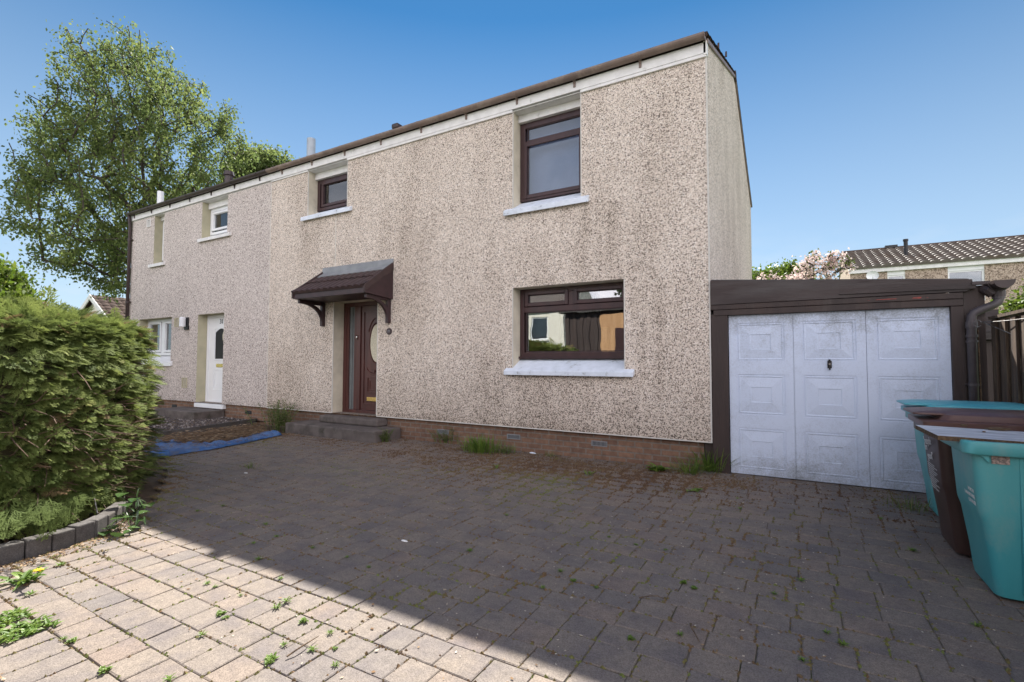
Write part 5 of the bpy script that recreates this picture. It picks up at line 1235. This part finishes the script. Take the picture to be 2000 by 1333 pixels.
def tuft(r, n, h, spread, w=.006, lean=.5):
    mb = MB()
    for i in range(n):
        a = r.rand()*6.28; o = min(abs(r.normal(0,1)),1.35)*spread; ln = r.uniform(.1,lean)
        strip_leaf(mb, (math.cos(a)*o,math.sin(a)*o*.7,.0), (math.cos(a)*ln+r.normal(0,.15),math.sin(a)*ln+r.normal(0,.15),1), h*r.uniform(.45,1.1), w*r.uniform(.7,1.3), r.uniform(.4,1.5), float(np.clip(r.normal(.5,.25),0,1)), n=5)
    return mb
def leafy_stems(r, n, h, spread, ll=.05, lw=.016, per=14):
    mb = MB()
    for i in range(n):
        a = r.rand()*6.28; o = abs(r.normal(0,spread)); b0 = np.array([math.cos(a)*o, math.sin(a)*o*.6, 0]); d = np.array([math.cos(a)*.3+r.normal(0,.18), math.sin(a)*.3+r.normal(0,.18), 1]); hh = h*r.uniform(.5,1.05)
        t_ = b0+unit(d)*hh; mid = (b0+t_)/2+np.array([-d[0]*.05,-d[1]*.05,hh*.05]); mb.tube([b0,mid,t_],[.004,.003,.0015],4,0,.6)
        for k in range(per):
            t = .2+.8*k/per; pp = b0*(1-t)**2+2*mid*t*(1-t)+t_*t*t; an = k*2.4+r.rand()
            strip_leaf(mb, pp, (math.cos(an),math.sin(an),.45), ll*r.uniform(.6,1.2)*(1.15-.5*t), lw*r.uniform(.7,1.2), 1.1, float(np.clip(r.normal(.5,.22),0,1)))
    return mb
def put(mb, name, m, px, label, cat='weed', group=None, z=0.0, shift=(0,0)):
    p = g(*px, z); o = mb.build(name, m, None, off=(0,0,0), attr=True); o.location = (p[0]+shift[0], min(p[1],.02)+shift[1], z); return tag(o, label, cat, group)
rw = np.random.RandomState(77)
put(leafy_stems(rw,38,.62,.26,.11,.026,20),'tall_weed',M['weeddry'],(548,842),'tall straggly grey green weed growing at the left end of the doorstep',shift=(-.15,.05))
put(leafy_stems(rw,20,.24,.10,.06,.022,10),'leafy_weed',M['weeddry'],(748,864),'bushy low weed at the right corner of the doorstep')
put(leafy_stems(rw,20,.28,.17,.06,.018,10),'leafy_weed',M['weeddry'],(872,866),'wiry weed against the brick base in front of the left air vent')
put(tuft(rw,320,.26,.19,.009),'grass_tuft',M['weed'],(938,884),'big bushy grass tuft against the brick base between two air vents','grass')
put(tuft(rw,90,.17,.12,.008),'grass_tuft',M['weeddry'],(985,886),'thin grass tuft against the brick base just right of the big tuft','grass')
put(rosette(rw,16,.14,.07,.9,.05),'broad_leaf_weed',M['weed'],(1283,920),'broad leafed weed with trailing stems near the right end of the brick base')
put(tuft(rw,150,.34,.13,.010,.9),'grass_tuft',M['weed'],(1392,915),'long leaning grass tuft in the corner between brick base and garage','grass')
put(tuft(rw,90,.24,.15,.009,1.3),'grass_tuft',M['weed'],(1345,925),'flopped over grass tuft left of the corner with the garage','grass')
put(rosette(rw,9,.075,.045,.5,.03),'broad_leaf_weed',M['weed'],(1355,960),'small broad leafed weed on the paving in front of the corner tuft')
put(rosette(rw,8,.10,.02,1.2,.03),'leafy_weed',M['weed'],(968,915),'upright narrow leafed weed on the paving below the big grass tuft')
put(rosette(rw,10,.10,.022,1.0,.04),'leafy_weed',M['weed'],(1148,928),'narrow leafed weed on mossy paving below the right air vent')
put(tuft(rw,30,.10,.08),'grass_tuft',M['weeddry'],(1075,893),'short sparse grass tuft below the render, left of the right air vent','grass')
put(tuft(rw,40,.09,.10),'grass_tuft',M['weeddry'],(488,915),'low grass tuft on the paving below the tarpaulin','grass')
put(tuft(rw,60,.12,.2),'grass_tuft',M['weed'],(345,812),'grass tuft beside the step of the white door','grass')
put(tuft(rw,50,.14,.12),'grass_tuft',M['weeddry'],(1795,1000),'small straggly grass tuft at the foot of the farthest teal bin','grass',shift=(-.06,0))
# climbing round-leaved plant over the end of the kerb
mb = MB(); bp = g(262,1010)
for (px, py, z, L) in ((215,1030,.05,.11),(235,1010,.11,.12),(245,985,.18,.10),(262,975,.2,.09),(238,965,.22,.10),(280,1000,.10,.09),(225,955,.2,.11),(262,1030,.03,.08),(250,1038,.03,.07),(290,985,.13,.10),(275,1015,.06,.08),(205,1040,.03,.09),(228,1045,.02,.10)):
    p = g(px,py,z); a = rw.rand()*6.28; d = np.array([math.cos(a)*.6+.5, math.sin(a)*.6-.5, .15]); strip_leaf(mb, p-bp-unit(d)*L*.5, d, L, L*.95, .5, rw.rand(), 5, .08)
    mb.tube([p-bp-unit(d)*L*.5,(p-bp)*.6+np.array([-.05,.0,.02]),(-.08,.05,.02)],[.003,.003,.003],4,0,.6)
for _ in range(30):
    p = g(262+rw.uniform(-18,22),995+rw.uniform(-25,25),rw.uniform(.04,.2)); strip_leaf(mb, p-bp, rw.normal(size=3)+np.array([.6,-.5,-.3]), rw.uniform(.05,.09), .016, .6, rw.rand())
o = mb.build('round_leaved_plant', M['ivy'], attr=True); o.location = tuple(bp); tag(o, 'glossy round leaved plant sprawling over the end of the kerb setts', 'plant')
# dandelion
dl = thing('dandelion', 'dandelion with a yellow flower beside the kerb setts', 'weed', tuple(g(45,1138)))
rosette(rw,22,.13,.035,.7,.03).build('leaf_rosette', M['weed'], dl, attr=True)
fp = g(75,1116,.09)-g(45,1138); mb = MB(); mb.tube([(0,0,.01),fp*.5+np.array([0,0,.03]),fp],[.003,.003,.003],5); fl = MB()
for i in range(26):
    a = i*2.4; strip_leaf(fl, fp, (math.cos(a),math.sin(a),.25+.5*(i%3)/3), .028, .007, .2)
mb.build('stalk', M['weed'], dl, attr=True); fl.build('flower', M['yellow'], dl)
for px, lab in (((20,1245),'spreading chickweed patch on the litter at the front left corner'),((8,1215),'low green weed mat at the left edge of the sunlit paving'),((58,1232),'flat ragged weed clump between the litter strip and the sunlit paving')):
    mb = MB()
    merge(mb, rosette(rw,90,.045,.020,.9,.055))
    put(mb,'weed_patch',M['weed'],px,lab)
# small weeds in the joints: three plants, copied
protos = []
for k in range(3):
    mb = MB()
    merge(mb, rosette(rw,(34,14,46)[k],(.030,.042,.026)[k],(.015,.011,.014)[k],.9,(.012,.006,.016)[k]))
    protos.append(mb)
LS = 'small bright green weed in a joint of the sunlit paving'; LD = 'small green weed in a joint of the shaded paving'
meshes = [None]*3
def small_weed(px, k, s, lab, grp):
    if meshes[k] is None:
        o = protos[k].build('joint_weed', M['weed'], attr=True); meshes[k] = o
    else:
        o = meshes[k].copy(); COL.objects.link(o)
    p = g(*px); o.location = (p[0],p[1],.0); o.rotation_euler = (0,0,rw.rand()*6.28); s *= .72 if lab == LS else .60; o.scale = (s,s,s); tag(o, lab, 'weed', grp)
for (px, k, s) in (((205,1312),0,1.15),((140,1255),0,1.0),((432,1201),0,1.15),((440,1208),2,.7),((531,1288),2,1.1),((524,1297),0,.9),((592,1216),0,1.1),((560,1177),1,1.2),((540,1190),1,1.1),((405,1142),1,.9),((420,1148),1,.7),((395,1242),1,.9),((470,1165),1,.6),((548,1132),1,.8),((610,1272),1,1.0),((645,1238),1,.8),((655,1302),1,.8),((555,1262),1,.8),((118,1106),1,1.2),((60,1163),1,1.2),((30,1200),1,1.3),((655,1268),0,.6),((330,1330),1,1.0),((125,1250),1,.7)):
    small_weed(px, k, s, LS, 'small weeds in the sunlit paving')
for (px, k, s) in (((1242,1065),2,.8),((1335,1140),0,1.2),((1355,1150),2,1.0),((1232,1250),0,1.1),((1328,1242),1,1.0),((1565,1136),1,1.3),((1512,1162),1,1.0),((1648,1262),1,1.3),((1615,1238),1,1.0),((1568,1292),1,1.0),((1782,1078),1,1.6),((1908,1225),1,1.2),((1095,1118),1,1.2),((1120,1135),2,.9),((1060,1150),1,1.0),((918,1078),1,1.3),((990,1008),1,1.1),((1190,1050),2,.8),((1300,1075),2,.7),((1165,1150),1,.9),((505,1095),1,1.3),((520,1026),1,1.3),((540,1050),1,1.1),((610,1072),1,1.0),((678,1090),1,.9),((435,990),1,1.2),((385,1000),1,1.1),((495,1063),1,1.0),((470,1045),1,.8),((720,1110),1,.9),((1445,995),1,1.2),((1720,1015),1,1.2),((1440,975),1,.9)):
    small_weed(px, k, s, LD, 'small weeds in the shaded paving')

# ================================================================== OTHER HOUSES
FY = 18.0; fh = thing('terraced_house', 'tan pebbledash terraced house with a ribbed grey tiled roof, beyond the garage', 'house', (2.84,FY,0)); FO_ = (2.84,FY,0)
hf = [(4.06,4.62,3.6,4.95),(5.90,6.93,3.6,4.95),(9.2,10.3,3.6,4.95),(12.2,13.2,3.6,4.95)]
mb = MB(); wall_xz(mb,2.84,17,0,4.95,FY,.2,hf,0,1,reveal=.12); mb.add([(2.84,FY,0),(2.84,FY+7,0),(2.84,FY+7,4.95),(2.84,FY+3.5,6.4),(2.84,FY,5.0)],[(4,3,2,1,0)],0); mb.box(2.9,17,FY+.4,FY+7,0,4.9)
mb.build('wall', [M['dash_far'],M['white']], fh, off=FO_)
mb = MB(); tiled_roof(mb,2.82,17,FY-.16,5.10,FY+3.5,6.46,period=.30,course=.36,amp=.055,lift=.075,sub=6); tiled_roof(mb,2.82,17,FY+7.16,5.10,FY+3.5,6.46,period=.30,course=.33,amp=.03,lift=.03,sub=4)
rf = mb.build('roof', M['tile_far'], fh, off=FO_)
mb = MB(); mb.tube([(2.8,FY+3.5,6.47),(17,FY+3.5,6.47)],.10,10); mb.build('ridge', M['tile'], rf, off=FO_)
mb = MB(); mb.tube([(4.9,FY+1.5,5.7),(4.9,FY+1.5,6.45)],.075,10); mb.tube([(4.9,FY+1.5,6.37),(4.9,FY+1.5,6.45)],.095,10); mb.build('vent_pipe', M['black'], rf, off=FO_)
mb = MB(); mb.box(4.45,4.9,FY+3.35,FY+3.6,6.5,6.62); mb.build('ridge_vent', M['black'], rf, off=FO_)
mb = MB(); mb.box(2.80,17,FY-.10,FY-.0,4.93,5.10); mb.build('fascia', M['white'], fh, off=FO_)
mb = MB(); mb.prism([(FY-.18,5.02),(FY-.18,5.14),(FY+3.5,6.50),(FY+3.5,6.36)],0,2.79,2.835); mb.build('bargeboard', M['white'], fh, off=FO_)
for (a,b_,c,e) in hf:
    mb = MB(); frame_rect(mb,a,b_,c,e-.18,FY+.06,FY+.12,.055); mb.box(a,b_,FY+.03,FY+.12,e-.18,e)
    w_ = mb.build('window', M['upvc'], fh, off=FO_); mb = MB(); mb.box(a+.05,b_-.05,FY+.085,FY+.095,c+.05,e-.23); mb.build('pane', M['glass_up'], w_, off=FO_)
    mb = MB(); mb.box(a+.05,b_-.05,FY+.16,FY+.17,c+.55,e-.23); mb.build('blind', M['blind'], w_, off=FO_)
mb = MB(); pr_ = [(0,0),(.1,.012),(.17,.05),(.21,.09)]; n = 16; c = (3.546,FY-.25,4.76)
vs = [(c[0]+r_*math.cos(2*math.pi*i/n), c[1]-h_*1.0, c[2]+r_*math.sin(2*math.pi*i/n)*.92) for r_,h_ in pr_ for i in range(n)]
mb.add(vs,[(j*n+i,j*n+(i+1)%n,(j+1)*n+(i+1)%n,(j+1)*n+i) for j in range(3) for i in range(n)]); mb.tube([(c[0],c[1],c[2]-.02),(c[0],FY,c[2]-.12)],.02,6); mb.tube([(c[0],c[1],c[2]-.18),(c[0],c[1]-.25,c[2]-.05)],.012,6)
mb.build('satellite_dish', M['upvc'], fh, off=FO_)
# bungalow far left, its gable to the viewer
ap = far(190,578,30); bh = thing('bungalow', 'low house with a brown tiled roof and pale gable, half hidden behind the hedge', 'house', (ap[0],ap[1],0)); BO = (ap[0],ap[1],0)
zr_ = ap[2]; mb = MB(); mb.add([(ap[0]-4.2,ap[1],0),(ap[0]+4.2,ap[1],0),(ap[0]+4.2,ap[1],zr_-2.6),(ap[0],ap[1],zr_-.05),(ap[0]-4.2,ap[1],zr_-2.6)],[(0,1,2,3,4)]); mb.box(ap[0]-4.2,ap[0]+4.2,ap[1]+.02,ap[1]+9,0,zr_-2.65); mb.build('wall', M['oppwall'], bh, off=BO)
mb = MB()
def tiled_roof_y(mb, y0, y1, x0, z0, x1, z1, **k):
    t = MB(); tiled_roof(t, 0, y1-y0, x0, z0, x1, z1, **k); mb.add([(v[1], y0+v[0], v[2]) for v in t.v], t.f)
tiled_roof_y(mb, ap[1]-.25, ap[1]+9, ap[0]+4.5, zr_-2.74, ap[0], zr_, period=.3, course=.33, amp=.03); tiled_roof_y(mb, ap[1]-.25, ap[1]+9, ap[0]-4.5, zr_-2.74, ap[0], zr_, period=.3, course=.33, amp=.03)
rf = mb.build('roof', M['tile'], bh, off=BO)
mb = MB()
for s in (-1,1): mb.prism([(ap[0],zr_+.03),(ap[0]+s*4.5,zr_-2.71),(ap[0]+s*4.5,zr_-2.93),(ap[0],zr_-.19)],1,ap[1]-.30,ap[1]-.255)
mb.build('bargeboard', M['white'], bh, off=BO)
# small dark shed roof past the garage
sp = hit(1936,606,1,3.0); mb = MB(); x0 = sp[0]-.5
for k in range(4): mb.box(x0,sp[0]+.05+.05*k,2.9-.12*k,4.6,sp[2]-.10-.11*k,sp[2]-.0-.11*k)
shed = thing('shed', 'dark lapped shed roof corner between the garage pipe and the fence', 'shed', (sp[0],3.6,0)); SO = (sp[0],3.6,0)
mb.build('roof', M['timber_h'], shed, off=SO); mb = MB(); mb.box(x0+.02,sp[0]+.1,2.62,4.55,0,sp[2]-.44); mb.build('wall', M['timber'], shed, off=SO)

# the other side of the street, seen only in the window glass
OY = -22.0; oh = thing('terraced_house', 'white rendered house across the street, mirrored in the ground floor window', 'house', (-17,OY,0)); OO = (-17,OY,0)
ho = [(-14.35,-13.15,2.75,4.3),(-19,-17.8,2.75,4.3),(-14.35,-13.15,.8,2.0)]
mb = MB(); wall_xz(mb,-24,-11.9,0,4.75,OY,.2,ho,0,1,face=1,reveal=.12); mb.add([(-11.9,OY,0),(-11.9,OY-7,0),(-11.9,OY-7,4.75),(-11.9,OY-3.5,6.6),(-11.9,OY,4.75)],[(4,3,2,1,0)],0); mb.box(-24,-12,OY-6.9,OY-.4,0,4.7)
mb.build('wall', [M['oppwall'],M['white']], oh, off=OO)
mb = MB(); tiled_roof(mb,-24,-11.8,OY+.2,4.78,OY-3.5,6.65,period=.3,course=.33,amp=.03); mb.build('roof', M['tile_far'], oh, off=OO)
mb = MB(); mb.box(-24,-11.82,OY+.0,OY+.12,4.66,4.80); mb.build('fascia', M['white'], oh, off=OO)
for (a,b_,c,e) in ho:
    mb = MB(); frame_rect(mb,a,b_,c,e,OY-.12,OY-.05,.09); w_ = mb.build('window', M['upvc'], oh, off=OO); mb = MB(); mb.box(a+.05,b_-.05,OY-.10,OY-.09,c+.05,e-.05); mb.build('pane', M['glass_up'], w_, off=OO)
    mb = MB(); mb.box(a-.1,b_+.1,OY-.04,OY+.08,c-.12,c-.002); mb.build('sill', M['white'], w_, off=OO)
lk = thing('added_lock_up', 'added low dark boarded lock-up with an ochre end bay, mirrored in the ground floor window', 'garage', (-2,-14,0)); LO = (-2,-14,0)  # lock-up and ochre bay added to darken and tint the window reflection
mb = MB(); mb.box(-8.1,5,-18,-13.6,-.03,3.5)
for k in range(40):
    if -8.1+k*.33 < 4.9: mb.box(-8.08+k*.33,-7.92+k*.33,-13.599,-13.57,-.03,3.45)
mb.build('wall', M['timber'], lk, off=LO); mb = MB(); mb.box(-8.3,5.2,-18.2,-13.4,3.5,3.62); mb.build('roof', M['felt'], lk, off=LO)
mb = MB(); mb.box(-6.45,-4.4,-13.56,-13.52,-.02,3.35); mb.build('added_end_bay', M['ochre'], lk, off=LO); mb = MB(); mb.box(-5.8,-4.9,-13.515,-13.49,-.02,2.75); mb.build('door', M['maho_dk'], lk, off=LO)
for k, (x, y, h_) in enumerate(((-6.5,-21,6.6),(-1.2,-22,6.0),(4.4,-21,6.4))):
    leafy_tree('street_tree', ('dark dense tree behind the added lock-up, nearest the white house','shorter dark tree behind the middle of the added lock-up','dark tree behind the right end of the added lock-up')[k], (x,y,0), [(x,y,h_*.62,h_*.33),(x-.8,y,h_*.42,h_*.34),(x+.9,y+.3,h_*.40,h_*.34),(x,y,h_*.22,h_*.30)], 330, 44, .24, M['darkleaf'], M['bark'], 40+k, .16, spread=.6, group='dark trees across the street')
